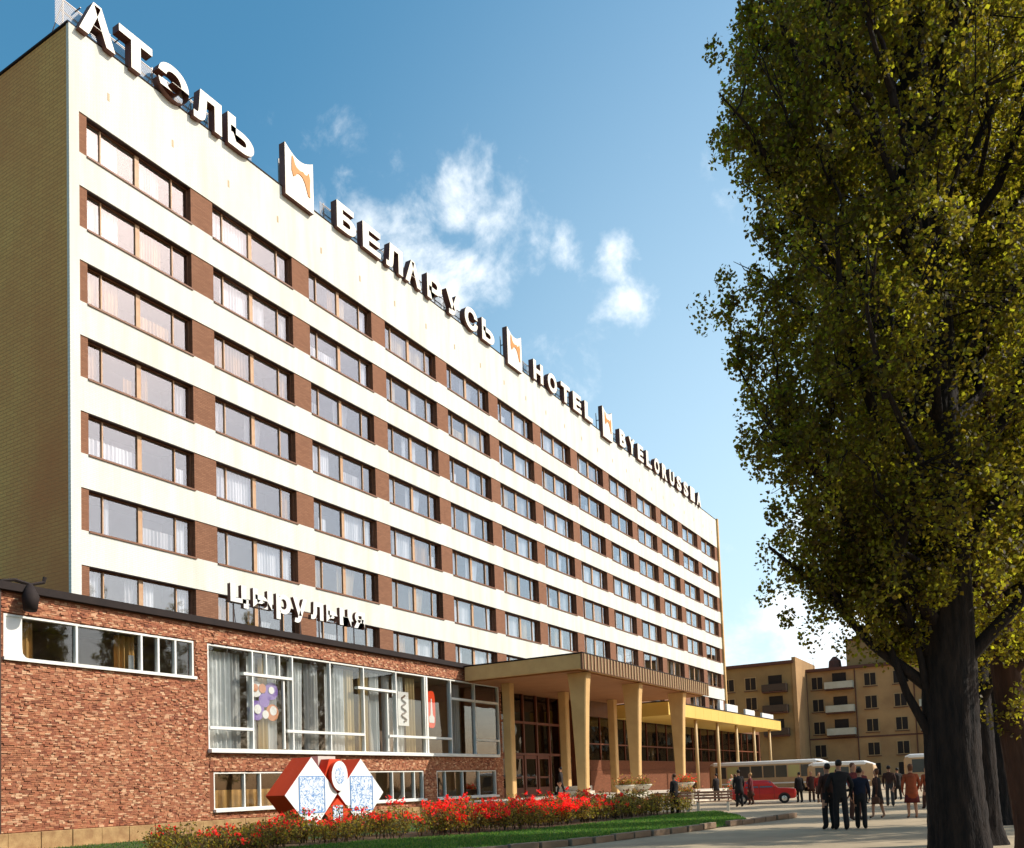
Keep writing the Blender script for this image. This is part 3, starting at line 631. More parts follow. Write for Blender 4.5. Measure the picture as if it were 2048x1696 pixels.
# ------------------------------------------------------------------ far wing, lobby and steps
lob = empty('lobby_wing', (0, 55, 0), 'glazed lobby and restaurant wing behind the entrance columns', 'building')
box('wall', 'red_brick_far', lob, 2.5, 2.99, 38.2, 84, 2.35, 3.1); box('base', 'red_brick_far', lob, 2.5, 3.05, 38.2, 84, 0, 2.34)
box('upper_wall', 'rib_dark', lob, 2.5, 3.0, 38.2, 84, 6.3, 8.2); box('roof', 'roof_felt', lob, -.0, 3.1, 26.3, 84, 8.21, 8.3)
box('back_wall', 'room_wall', lob, .04, .2, 26.2, 84, 0, 8.2); box('end_wall', 'red_brick_far', lob, .2, 2.99, 84.01, 84.3, 0, 8.2)
box('near_reveal', 'lobby_wood', lob, .2, 2.98, 38.0, 38.19, 0, 8.2)
f = MB()
y = 38.3
while y < 84: f.box(2.72, 2.86, y-.04, y+.04, 3.1, 6.3); y += 2.3
f.box(2.72, 2.87, 38.2, 84, 4.25, 4.35)
gw = f.build('window_frame', 'lobby_wood', lob)
y = 38.3
while y < 83: MB().box(2.78, 2.79, y+.05, y+2.25, 3.12, 6.28).build('pane', 'dark_glass', gw); y += 2.3
for yy, ww, nm in [(39, 1.5, 'curtain_ochre'), (43, 1.2, 'curtain_cream'), (51, 1.6, 'curtain_ochre'), (66, 3.0, 'curtain_ochre'), (70.5, 2.5, 'curtain_cream')]:
    hang(lob, drape(ww, 3.1, .05, .3, int(yy)), nm, 2.2, yy, 3.1)
# recessed entrance between the wings
ent = empty('glazed_entrance', (1.6, 32, .7), 'dark recessed entrance with timber doors and tall glazing under the canopy', 'entrance')
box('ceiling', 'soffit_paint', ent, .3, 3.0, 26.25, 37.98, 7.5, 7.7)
f = MB()
for y in (26.3, 27.6, 29.4, 31.2, 33.0, 34.8, 36.4, 37.9): f.box(1.5, 1.7, y-.07, y+.07, .7, 7.5)
for z in (3.5, 5.6): f.box(1.5, 1.69, 26.3, 37.9, z-.08, z+.08)
f.build('frame', 'lobby_wood', ent)
for i, (a, c) in enumerate([(26.4, 27.5), (27.7, 29.3), (29.5, 31.1), (31.3, 32.9), (33.1, 34.7), (34.9, 36.3), (36.5, 37.8)]):
    MB().box(1.58, 1.59, a, c, 3.6, 7.45).build('pane', 'dark_glass', ent)
    if i in (1, 2, 3, 4):
        d = MB(); d.box(1.56, 1.64, a, a+.16, .72, 3.4); d.box(1.56, 1.64, c-.16, c, .72, 3.4); d.box(1.56, 1.64, a+.16, c-.16, .72, 1.3); d.box(1.56, 1.64, a+.16, c-.16, 3.2, 3.4); d.box(1.56, 1.64, a+.16, c-.16, 1.9, 2.02)
        d = d.build('door', 'lobby_wood', ent); box('handle', 'chrome', d, 1.66, 1.70, c-.32, c-.28, 1.5, 2.1)
        MB().box(1.595, 1.602, a+.17, c-.17, 1.32, 3.19).build('pane', 'dark_glass', d)
    else: MB().box(1.58, 1.59, a, c, .75, 3.4).build('pane', 'dark_glass', ent)
st = empty('entrance_platform', (7, 31, 0), 'raised stone platform with steps in front of the entrance', 'steps')
box('platform', 'step_stone', st, 1.4, 11.6, 20.4, 46, .02, .56); box('platform_slab', 'step_stone', st, 1.4, 11.72, 20.3, 46, .562, .70, bevel=.01)
for i in range(3): box('step', 'step_stone', st, 11.73 + .36*i, 12.09 + .36*i, 24.0, 36.0, .02, .55 - .17*i, bevel=.01)
box('stair_block', 'step_stone', st, 6.4, 7.9, 26.7, 28.6, .702, 1.0, bevel=.01); box('stair_block', 'step_stone', st, 6.0, 7.5, 27.2, 29.1, 1.002, 1.3, bevel=.01)

# ------------------------------------------------------------------ entrance canopy
can = empty('entrance_canopy', (7, 32, .7), 'large flat entrance canopy with ribbed front on six tapering columns', 'canopy')
CY0, CY1, CX1 = 22.0, 42.6, 10.65
MB().box(WX+.23, CX1-.12, CY0, CY1, 7.47, 8.20).build('roof_slab', 'cream_concrete', can, bevel=.02)
box('side_fascia', 'cream_concrete', can, WX+.3, CX1-.1, CY0-.06, CY0-.003, 7.44, 8.22)
box('front_fascia', 'rib_dark', can, CX1-.118, CX1, CY0-.06, CY1, 7.40, 8.25)
box('roof_trim', 'coping_dark', can, WX+.25, CX1+.03, CY0-.10, CY1+.02, 8.255, 8.30)
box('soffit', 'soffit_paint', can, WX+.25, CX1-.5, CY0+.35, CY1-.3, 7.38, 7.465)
rm = MB().box(0, .05, 0, .10, 0, .80).mesh('fascia_rib', 'rib_light')
y = CY0 + .1
while y < CY1 - .1:
    inst('fascia_rib', rm, can, (CX1+.002-7, y-32, 7.43-.7)); y += .42
def column(x, y, prof=((.70, .26, .22), (3.2, .33, .24), (5.5, .43, .27), (6.6, .50, .29), (7.37, .58, .31))):
    m_ = MB(); rings = []; nm = 'column'
    for z, hx, hy in prof:
        c = .05
        rings.append([(x-hx+c, y-hy, z), (x+hx-c, y-hy, z), (x+hx, y-hy+c, z), (x+hx, y+hy-c, z), (x+hx-c, y+hy, z), (x-hx+c, y+hy, z), (x-hx, y+hy-c, z), (x-hx, y-hy+c, z)])
    m_.loft(rings); return m_.build(nm, 'cream_concrete', can)
for x, y in [(9.75, 23.3), (9.75, 30.6), (9.75, 38.4)]: column(x, y)
for x, y in [(4.6, 24.4), (4.6, 31.4), (4.6, 39.0)]: column(x, y, [(.70, .25, .24), (6.6, .27, .26), (7.37, .29, .27)])

# ------------------------------------------------------------------ long yellow side canopy
yc = empty('side_canopy', (6, 60, .7), 'long low yellow canopy on thin columns beyond the entrance', 'canopy')
SX = 7.4
box('roof_slab', 'yellow_fascia', yc, 3.06, SX, 42.9, 76.5, 6.28, 7.28); box('roof_edge', 'coping_dark', yc, 3.06, SX+.05, 42.9, 76.55, 7.285, 7.36)
for i in range(17): box('fascia_panel', 'yellow_fascia', yc, SX+.002, SX+.02, 42.95 + 2.0*i, min(44.93 + 2.0*i, 76.5), 6.30, 7.26)
for y in (45.5, 50.2, 55.9, 61.6, 67.5, 73.4): MB().tube([(6.95, y, .0), (6.95, y, 6.28)], [.15, .13], 12).build('column', 'thin_column', yc, smooth=True)
sg = empty('canopy_sign', (6.5, 70, 7.37), 'row of white sign boxes standing along the yellow canopy roof', 'sign')
for a, c, z1_ in [(57.2, 58.2, 8.35), (59.2, 62.6, 8.15), (65.2, 68.4, 8.0), (71.2, 75.6, 7.95)]:
    box('sign_box', 'white_paint', sg, 6.7, 6.9, a, c, 7.46, z1_, bevel=.02); box('support', 'brown_metal', sg, 6.74, 6.86, a+.2, c-.2, 7.362, 7.455)

# ------------------------------------------------------------------ apartment houses behind
def apartment(name, label, yf, x0, x1, depth, H, wallm, cols, rows, balc, corn=True):
    a = empty(name, ((x0+x1)/2, yf+depth/2, 0), label, 'building')
    box('wall', wallm, a, x0, x1, yf, yf+depth, 0, H)
    box('cornice', 'apt_cornice', a, x0-.25, x1+.25, yf-.45, yf+.2, H+.002, H+.4); box('roof', 'roof_felt', a, x0, x1, yf+.3, yf+depth, H+.003, H+.3)
    for z in rows:
        for x in cols:
            w = MB(); w.box(x-.82, x+.82, yf-.06, yf-.012, z-.92, z+.92)
            w = w.build('window', 'apt_frame', a)
            for s_ in (-1, 1): MB().box(x+s_*.37-.33, x+s_*.37+.33, yf-.075, yf-.062, z-.80, z+.80).build('pane', 'apt_window', w)
            box('sill', 'apt_cornice', w, x-.9, x+.9, yf-.2, yf-.08, z-1.02, z-.93)
    for (x, z, w_, mm) in balc:
        b = MB(); b.box(x-w_/2, x+w_/2, yf-1.0, yf-.012, z-.15, z); b = b.build('balcony', 'apt_cornice', a)
        MB().box(x-w_/2, x+w_/2, yf-1.05, yf-1.0, z+.05, z+.95).build('balcony_front', mm, b)
        for s_ in (-1, 1): MB().box(x+s_*w_/2-.03, x+s_*w_/2+.03, yf-.98, yf-.02, z+.05, z+.95).build('balcony_side', mm, b)
        MB().box(x-.9, x+.9, yf-.03, yf-.013, z+.03, z+2.2).build('balcony_door', 'apt_window', b)
    return a
AR = apartment('apartment_house', 'brown five-storey apartment house with pale balconies beyond the buses', 106, 2.6, 46, 14, 15.5, 'apt_wall', [5.5, 12.3, 15.9, 24, 27.6, 36, 40], [1.9, 4.6, 7.75, 10.85, 13.9],
          [(8.4, z, 3.6, 'balcony_pale') for z in (6.6, 9.7, 12.9)] + [(20.0, z, 3.6, 'balcony_pale') for z in (6.6, 9.7, 12.9)] + [(32, z, 3.6, 'balcony_pale') for z in (6.6, 9.7, 12.9)])
box('upper_storey', 'apt_wall_dark', AR, 9.3, 34, 107, 118, 15.9, 19.4); box('upper_roof', 'apt_cornice', AR, 9.1, 34.2, 106.8, 118.2, 19.402, 19.7)
for x in (4.1, 10.4, 17.6, 22.4): MB().tube([(x, 105.9, .3), (x, 105.9, 15.4)], .07, 6).build('drainpipe', 'apt_cornice', AR)
for x, y in ((16, 112), (23, 110), (4.5, 109)):
    am = MB().tube([(x, y, 15.8 if x < 9 else 19.6), (x, y, 21.5 if x > 9 else 18)], .03, 5).tube([(x-.8, y, 21.2 if x > 9 else 17.8), (x+.8, y, 21.2 if x > 9 else 17.8)], .02, 4); am.build('aerial', 'brown_metal', AR)
MB().tube([(7.6, 108, 15.9), (7.6, 108, 17.0), (7.6, 108, 17.6)], [.9, .8, .25], 8).build('roof_ventilator', 'apt_cornice', AR)
box('string_course', 'apt_cornice', AR, 2.5, 46, 105.9, 105.995, 6.15, 6.35)
AL = apartment('apartment_block', 'darker four-storey apartment block between the hotel end and the brown house', 100, -14, 3.6, 12, 16.3, 'apt_wall_dark', [-8.5, -5.0, -2.0], [5.0, 8.2, 11.3, 14.0],
          [(1.3, z, 3.2, 'balcony_dark') for z in (6.8, 9.9, 12.7)])
box('gable_parapet', 'apt_wall', AL, 3.62, 4.1, 99.8, 112, 0, 17.1)

# ------------------------------------------------------------------ advertising stand: two diamond prisms, medallion and small prism
av = empty('advertising_stand', (7.6, 5.5, 0), 'red and white stand of two big diamond boxes in the flower bed', 'advertising stand')
SXF = 8.0
def diamond(yc_, zc_, r, x0, x1, nm, rz_=None):
    rz_ = rz_ or r
    p = [(yc_, zc_-rz_), (yc_+r, zc_), (yc_, zc_+rz_), (yc_-r, zc_)]
    return MB().prism(p, 'x', x0, x1, 1, 0).build(nm, ['sign_white', 'sign_red'], av, bevel=.012)
d1 = diamond(4.55, 1.42, 1.36, SXF-.95, SXF, 'diamond_box'); d2 = diamond(7.28, 1.40, 1.34, SXF-.95, SXF, 'diamond_box')
for d_, yc_, zc_ in ((d1, 4.55, 1.42), (d2, 7.28, 1.40)):
    box('printed_square', 'sign_print', d_, SXF+.002, SXF+.012, yc_-.62, yc_+.62, zc_-.64, zc_+.66)
    f = MB(); a = .64
    for (p, q, r_, s_) in [(-a, a, a, a+.03), (-a, a, -a-.03, -a), (-a-.03, -a, -a, a), (a, a+.03, -a, a)]: f.box(SXF+.002, SXF+.018, yc_+p, yc_+q, zc_+r_, zc_+s_)
    f.build('print_border', 'print_blue', d_)
m_ = MB(); pts = [(5.92 + .44*math.cos(2*math.pi*i/28), 2.08 + .56*math.sin(2*math.pi*i/28)) for i in range(28)]
m_.prism(pts, 'x', SXF-.05, SXF+.12, 1, 0); md = m_.build('medallion', ['sign_white', 'sign_red'], av)
MB().prism([(5.92 + .25*math.cos(2*math.pi*i/20), 2.10 + .33*math.sin(2*math.pi*i/20)) for i in range(20)], 'x', SXF+.121, SXF+.13).build('medallion_print', 'sign_print', md)
MB().prism([(5.92, 1.28), (6.55, 2.0), (6.2, 2.72), (5.6, 2.72), (5.3, 2.0)], 'x', SXF-.5, SXF-.10, 0).build('red_shield', 'sign_red', av)
MB().prism([(5.45, 2.1), (6.4, 2.1), (6.4, 2.85), (5.45, 2.85)], 'x', SXF-.9, SXF-.52, 0).build('grey_box', 'grey_white_paint', av)
MB().prism([(5.90, .12), (6.60, .70), (5.92, 1.24), (5.22, .70)], 'x', SXF-.40, SXF-.02, 0).build('small_diamond', 'sign_red', av)
box('small_print', 'sign_print', av, SXF-.018, SXF+.0, 5.64, 6.18, .35, .98)
for y in (4.55, 7.28): box('foot', 'sign_steel', av, SXF-.6, SXF-.4, y-.08, y+.08, 0.03, .2)

# ------------------------------------------------------------------ flower bed and grass (countless: stuff)
def in_poly(P, xs_, ys_):
    c = np.zeros(len(xs_), bool); n = len(P)
    for i in range(n):
        x0, y0 = P[i]; x1, y1 = P[(i+1) % n]
        hit = ((y0 > ys_) != (y1 > ys_)) & (xs_ < (x1-x0)*(ys_-y0)/((y1-y0) or 1e-9) + x0)
        c ^= hit
    return c
def scatter(P, n, r):
    P = np.array(P); lo, hi = P.min(0), P.max(0); out = np.zeros((0, 2))
    while len(out) < n:
        q = r.uniform(lo, hi, (n*2, 2)); q = q[in_poly(P, q[:, 0], q[:, 1])]; out = np.vstack([out, q])
    return out[:n]
def leafmesh(name, C, U, Vv, m, parent=None, off=(0, 0, 0), **kw):
    """quad leaves: centre C, half-length U, half-width V"""
    n = len(C); V4 = np.empty((n, 4, 3)); V4[:, 0] = C - U; V4[:, 1] = C + Vv - U*.15; V4[:, 2] = C + U; V4[:, 3] = C - Vv - U*.15
    V4 = (V4 - np.array(off)).reshape(-1, 3)
    me = bpy.data.meshes.new(name); me.vertices.add(n*4); me.vertices.foreach_set('co', V4.ravel())
    me.loops.add(n*4); me.loops.foreach_set('vertex_index', np.arange(n*4, dtype=np.int32))
    me.polygons.add(n); me.polygons.foreach_set('loop_start', np.arange(0, n*4, 4, dtype=np.int32)); me.polygons.foreach_set('loop_total', np.full(n, 4, np.int32))
    me.materials.append(MATS[m]); me.update(calc_edges=True); me.validate()
    o = bpy.data.objects.new(name, me); COL.objects.link(o)
    if parent: o.parent = parent
    return tag(o, kw.get('label'), kw.get('cat'), kw.get('group'), kw.get('kind'))
def unit(r, n):
    v = r.normal(size=(n, 3)); return v / np.linalg.norm(v, axis=1, keepdims=True)
def frame(r, n, bias=(0, 0, 0)):
    u = unit(r, n) + np.array(bias); u /= np.linalg.norm(u, axis=1, keepdims=True)
    w = np.cross(u, unit(r, n)); w /= np.linalg.norm(w, axis=1, keepdims=True); return u, w
r = np.random.default_rng(21)
BED = BED_F + BED_B
NP = 760
pl_ = scatter([p for p in BED if p[1] > -11], NP, r)
hgt = .50 + .26*np.clip((pl_[:, 1] + 2)/6, 0, 1)*np.clip((20 - pl_[:, 1])/6, .45, 1) * r.uniform(.6, 1.1, NP)
hgt *= np.clip(r.lognormal(0, .24, NP), .5, 1.6)
keep_ = (np.sin(pl_[:, 0]*1.9 + 1)*np.sin(pl_[:, 1]*1.35) + r.normal(0, .35, NP)) > -.55
pl_, hgt = pl_[keep_], hgt[keep_]
nl = 85
Cn = np.repeat(pl_, nl, 0); hh = np.repeat(hgt, nl)
tz = r.uniform(.12, 1, len(Cn))**.75
Cn = np.column_stack([Cn[:, 0] + r.normal(0, .17, len(Cn))*(.5+tz*.6), Cn[:, 1] + r.normal(0, .17, len(Cn))*(.5+tz*.6), .05 + hh*tz])
u, w = frame(r, len(Cn)); sz = r.uniform(.028, .052, (len(Cn), 1))
leafmesh('rose_foliage', Cn, u*sz, w*sz*.62, 'rose_leaf', label='dark leafy rose bushes filling the flower bed', cat='flower bed', kind='stuff')
stm = MB()
for (x, y), h in zip(pl_, hgt):
    for k in range(3):
        a = r.uniform(0, 6.28); stm.tube([(x, y, .04), (x + .12*math.cos(a), y + .12*math.sin(a), h*.95)], [.009, .005], 3, cap=False)
stm.build('rose_stems', 'rose_stem', label='thin brown rose stems in the flower bed', cat='flower bed', kind='stuff')
# blooms: clusters of small petals; many in the middle of the bed, fewer at the near end
cen = []
for (x, y), h in zip(pl_, hgt):
    patch = .5 + .5*math.sin(x*2.3 + y*1.7)*math.sin(y*2.9 - x*.7 + 1)
    p = (.5 + 8.0*patch**2) if 3.0 < y < 12.5 else (2.0*patch if y > -1 else .5)
    if y >= 12.5: p = .8
    for k in range(r.poisson(p)): cen.append((x + r.normal(0, .16), y + r.normal(0, .16), .05 + h*r.uniform(.82, 1.08)))
cen = np.array(cen); npet = 14
Cp = np.repeat(cen, npet, 0) + r.normal(0, .045, (len(cen)*npet, 3)); u, w = frame(r, len(Cp)); sz = r.uniform(.026, .050, (len(Cp), 1))
late = np.repeat(cen[:, 1] > 12.5, npet)
leafmesh('rose_blooms', Cp[~late], (u*sz)[~late], (w*sz*.8)[~late], 'rose_petal', label='red rose blooms along the top of the flower bed', cat='flowers', kind='stuff')
leafmesh('orange_blooms', Cp[late], (u*sz)[late], (w*sz*.8)[late], 'marigold', label='orange and pink blooms at the far end of the flower bed', cat='flowers', kind='stuff')
# grass
gp = scatter([(12.5, -14), (16.5, -12)] + KERB + [(22.3, 10.0), (20.8, 14.0), (18.6, 18.4), (17.9, 18.2), (17.3, 14.5), (17.1, 10), (16.6, 6), (15.6, 3.2), (13.9, .4), (13.4, -2)], 60000, r)
gp2 = scatter([(3.8, -8), (9.8, -8), (10.3, .5), (11.4, 3), (12.3, 6), (13, 10), (13.5, 14), (14, 18.2), (3.8, 18.2)], 16000, r)
gp = np.vstack([gp, gp2]); n = len(gp); gh = r.uniform(.03, .085, n)
Cg = np.column_stack([gp, .03 + gh*.5]); u = np.column_stack([r.normal(0, .35, n), r.normal(0, .35, n), np.ones(n)]); u /= np.linalg.norm(u, axis=1, keepdims=True)
w = np.cross(u, unit(r, n)); w /= np.linalg.norm(w, axis=1, keepdims=True)
leafmesh('grass', Cg, u*gh[:, None]*.6, w*.011, 'grass_blade', label='short green grass of the lawn strip', cat='grass', kind='stuff')

# ------------------------------------------------------------------ trees
def tree_data(seed, H, prof, nclus, per, leaf, limbs, trunk_pts, trunk_r, extra_limbs=(), zlo=2.6, bark='bark'):
    """prof: list of (z, radius).  returns trunk mesh and crown object data in local coordinates"""
    r = np.random.default_rng(seed); rr = random.Random(seed)
    pz = [p[0] for p in prof]; pr_ = [p[1] for p in prof]
    rad = lambda z: float(np.interp(z, pz, pr_))
    tp = np.array(trunk_pts); zz_ = np.concatenate([np.arange(-.1, 6, .07), np.arange(6, H - .25, .5)])
    t = MB(); t.tube([(np.interp(q, tp[:, 2], tp[:, 0]), np.interp(q, tp[:, 2], tp[:, 1]), q) for q in zz_], [float(np.interp(q, tp[:, 2], trunk_r)) for q in zz_], 56)
    for i_ in range(len(t.v)):                                    # deep vertical bark ridges and a few swellings
        x_, y_, z_ = t.v[i_]; ax_ = np.interp(z_, tp[:, 2], tp[:, 0]); ay_ = np.interp(z_, tp[:, 2], tp[:, 1]); a_ = math.atan2(y_-ay_, x_-ax_)
        w_ = a_ + .10*math.sin(z_*1.9 + seed) + .05*math.sin(z_*5.3)
        k_ = 1 + .022*math.sin(w_*13 + .8*math.sin(z_*2.1 + a_*2)) + .022*math.sin(w_*23 + 2*math.sin(z_*1.3)) + .02*math.sin(a_*3 + z_*.9 + seed) + rr.uniform(-.022, .022)
        if z_ < .7: k_ += .14*(.7 - z_)*(1 + .7*math.sin(a_*5 + seed))
        t.v[i_] = (ax_ + (x_-ax_)*k_, ay_ + (y_-ay_)*k_, z_)
    def axis(z): return np.array([np.interp(z, tp[:, 2], tp[:, 0]), np.interp(z, tp[:, 2], tp[:, 1])])
    segs = []
    def limb(p0, p1, r0, depth=0, wob=.05):
        p0, p1 = Vector(p0), Vector(p1); L = (p1-p0).length
        mid1 = p0.lerp(p1, .35) + Vector((rr.gauss(0, wob*L), rr.gauss(0, wob*L), -.03*L)); mid2 = p0.lerp(p1, .7) + Vector((rr.gauss(0, .04*L), rr.gauss(0, .04*L), 0))
        t.tube([p0, mid1, mid2, p1], [r0, r0*.75, r0*.5, r0*.22], 6, cap=False)
        segs.append((mid1, mid2, p1))
        if depth < 2:
            for k in range(4 if depth == 0 else 3):
                f = rr.uniform(.3, .95); q = p0.lerp(p1, f); d = (p1-p0).normalized()
                d = (d + Vector((rr.gauss(0, .5), rr.gauss(0, .5), rr.gauss(.25, .3)))).normalized(); d.z = max(d.z, .25)
                limb(q, q + d*L*rr.uniform(.28, .5), r0*.42, depth+1)
    for i in range(limbs):
        z = zlo + (H*.86 - zlo)*(i + rr.random())/limbs; az = i*2.399 + rr.uniform(-.5, .5)
        R_ = rad(min(z + 2.0, H*.97))*rr.uniform(.65, .98); a = axis(z)
        rise = rr.uniform(1.1, 1.8)*R_
        limb((a[0], a[1], z), (a[0] + R_*math.cos(az), a[1] + R_*math.sin(az), min(z + rise, H)), .035 + .09*(1 - z/H))
    for p0, p1, r0 in extra_limbs: limb(p0, p1, r0, 0, .012)
    # leaf clusters: on limb ends plus shell of the crown
    P = []
    for a, b_, c in segs:
        for q in (a, b_, c, b_.lerp(c, .5), a.lerp(b_, .5)): P.append(q[:])
    P = np.array(P); sel = P[r.integers(0, len(P), int(nclus*.6))] + r.normal(0, .22, (int(nclus*.6), 3))
    n2 = nclus - len(sel); z = r.uniform(pz[0], H, n2*3); R_ = np.interp(z, pz, pr_); keep = r.random(n2*3) < (R_/max(pr_))**1.3; z = z[keep][:n2]; R_ = R_[keep][:n2]
    az = r.uniform(0, 2*math.pi, len(z)); bump = 1 + .14*np.sin(az*5 + z*1.3) + .13*np.sin(z*2.6 + az*3) + .09*np.sin(z*5.1 + 1)
    rho = R_*np.sqrt(r.uniform(.15, 1.0, len(z)))*bump
    ax = np.array([axis(q) for q in z])
    sel = np.vstack([sel, np.column_stack([ax[:, 0] + rho*np.cos(az), ax[:, 1] + rho*np.sin(az), z])])
    ok = sel[:, 2] > pz[0] - .3; sel = sel[ok]
    ax = np.array([axis(q) for q in sel[:, 2]]); dd = np.hypot(sel[:, 0]-ax[:, 0], sel[:, 1]-ax[:, 1]); lim = np.interp(sel[:, 2], pz, pr_)*1.14
    sel = sel[dd < lim]
    # a twig from each leaf clump back to the nearest limb
    for q in sel[::2]:
        k_ = ((P - q)**2).sum(1).argmin(); a_ = Vector(P[k_]); b2 = Vector(q)
        if .05 < (a_-b2).length < 1.4: t.tube([a_, a_.lerp(b2, .5) + Vector((0, 0, -.03)), b2 + (b2-a_)*.12], [.012, .008, .004], 3, cap=False)
    trunk_me = t.mesh('trunk', bark, smooth=True)
    cnt = r.poisson(per, len(sel)); C_ = np.repeat(sel, cnt, 0); n = len(C_)
    spread = np.repeat(r.uniform(.13, .30, len(sel)), cnt)
    C_ = C_ + unit(r, n)*(r.uniform(.05, 1, n)**.45*spread)[:, None]*np.array([1, 1, 1.35])
    u, w = frame(r, n, (0, 0, -.35)); s_ = r.uniform(leaf*.7, leaf*1.25, (n, 1))
    return trunk_me, (C_, u*s_, w*s_*.8)
PROF1 = [(3.0, .7), (3.6, 1.7), (4.3, 2.2), (6.0, 2.5), (8.0, 2.75), (9.5, 2.8), (11, 2.7), (13, 2.5), (15.5, 1.9), (17.5, 1.1), (19, .3)]
T1 = (29.674, -5.983)
# two forked limbs low on the left of the trunk (image left = -camera right)
lft = np.array([-rt.x, -rt.y]); lft /= np.linalg.norm(lft)
lo = lambda d, f_, z: (lft[0]*d + fw.x*f_, lft[1]*d + fw.y*f_, z)
tm, cl = tree_data(4, 19, PROF1, 3100, 105, .032, 44, [(0, 0, -.1), (.0, .0, .3), (-.02, .0, 1.5), (.0, .02, 3.0), (.05, 0, 5), (.1, .05, 8), (.05, .1, 12), (0, 0, 16), (0, 0, 18.8)], [.44, .38, .35, .34, .30, .24, .17, .08, .02],
               [(lo(.2, 0, 1.75), lo(1.15, .1, 4.3), .075), (lo(.28, 0, 2.3), lo(.75, -.2, 4.5), .06), (lo(.25, 0, 2.6), lo(2.3, .2, 4.7), .09), (lo(.2, 0, 3.0), lo(1.9, -.7, 5.6), .08)])
def plant(T, tm_, cl_, label, trunk_shared=True, rz=0.0, sc=1.0, crown_me=None):
    e = empty('poplar_tree', (T[0], T[1], 0), label, 'tree', 'poplars in a row along the pavement'); e.rotation_euler = (0, 0, rz); e.scale = (sc, sc, sc)
    inst('trunk', tm_, e)
    if crown_me is None:
        c = leafmesh('crown', *cl_, 'poplar_leaf', e, kind='stuff'); return e, c.data
    c = inst('crown', crown_me, e); c['kind'] = 'stuff'; return e, crown_me
plant(T1, tm, cl, 'nearest big poplar, dark trunk with a forked limb on its left')
PROF3 = [(2.2, .7), (3.2, 1.4), (6, 1.75), (9, 1.8), (12, 1.6), (15, 1.1), (17.5, .3)]
PROF2 = [(3.5, .8), (4.6, 2.1), (6.5, 2.8), (9, 3.1), (12, 2.8), (15, 2.0), (17.5, .9), (18.5, .2)]
tm2, cl2 = tree_data(9, 18.5, PROF2, 1700, 70, .042, 30, [(0, 0, -.1), (0, 0, .3), (.03, .0, 2), (0, .05, 5), (.05, 0, 9), (0, 0, 14), (0, 0, 18.2)], [.42, .33, .29, .25, .2, .1, .02])
e2, cm2 = plant((29.64, .381), tm2, cl2, 'second poplar of the row, its trunk close behind the nearest trunk')
tm3, cl3 = tree_data(15, 17.5, PROF3, 1050, 70, .038, 28, [(.05, .0, -.1), (.0, 0, .4), (-.16, -.1, 2), (-.3, -.18, 4), (-.3, -.2, 9), (-.3, -.2, 14), (-.3, -.2, 17.2)], [.34, .26, .22, .2, .16, .09, .02], bark='bark_lit')
e3, cm3 = plant((30.52, -2.6), tm3, cl3, 'leaning poplar with paler brown bark at the right edge')
for i, (x, y, lb, me_t, me_c, rz_, sc_) in enumerate([
        (29.7, 7.2, 'third poplar of the pavement row, mostly hidden by nearer trunks', tm2, cm2, 1.3, .95),
        (29.9, 14.0, 'fourth poplar of the pavement row, seen behind the leaning tree', tm3, cm3, 2.6, 1.0),
        (29.6, 21.0, 'fifth poplar of the pavement row, far behind the leaning tree', tm2, cm2, 4.0, 1.0),
        (29.8, 29.0, 'sixth poplar of the pavement row, far down the street', tm3, cm3, 5.1, 1.05),
        (29.8, 38.0, 'seventh poplar of the pavement row, farthest down the street', tm2, cm2, .6, 1.0),
        (37.0, 10.0, 'first poplar of the outer row across the path, out to the right', tm2, cm2, 2.2, 1.0),
        (37.0, 18.5, 'second poplar of the outer row across the path, out to the right', tm3, cm3, 3.3, .95),
        (37.2, 27.0, 'third poplar of the outer row across the path, out to the right', tm2, cm2, 5.6, .95)]):
    plant((x, y), me_t, None, lb, rz=rz_, sc=sc_, crown_me=me_c)

# ------------------------------------------------------------------ vehicles
def wheel_parts(parent, x, y, r_, w, side):
    """axle along local y"""
    def lathe(prof, m_, nm, par):
        b = MB(); n = 20; rings = []
        for rad_, yy in prof: rings.append([(x + rad_*math.cos(2*math.pi*i/n), y + yy, r_ + rad_*math.sin(2*math.pi*i/n)) for i in range(n)])
        b.loft(rings, cap=True); return b.build(nm, m_, par, smooth=False, fix=True)
    ty = lathe([(r_*.62, -w/2), (r_*.92, -w/2), (r_, -w*.3), (r_, w*.3), (r_*.92, w/2), (r_*.62, w/2)], 'rubber', 'wheel', parent)
    lathe([(r_*.6, side*w*.35), (r_*.55, side*w*.52), (r_*.2, side*w*.56)][::1], 'chrome', 'rim', ty)
def local_root(name, loc, rz, label, cat, group=None):
    e = empty(name, (0, 0, 0), label, cat, group); e.location = loc; e.rotation_euler = (0, 0, rz); return e
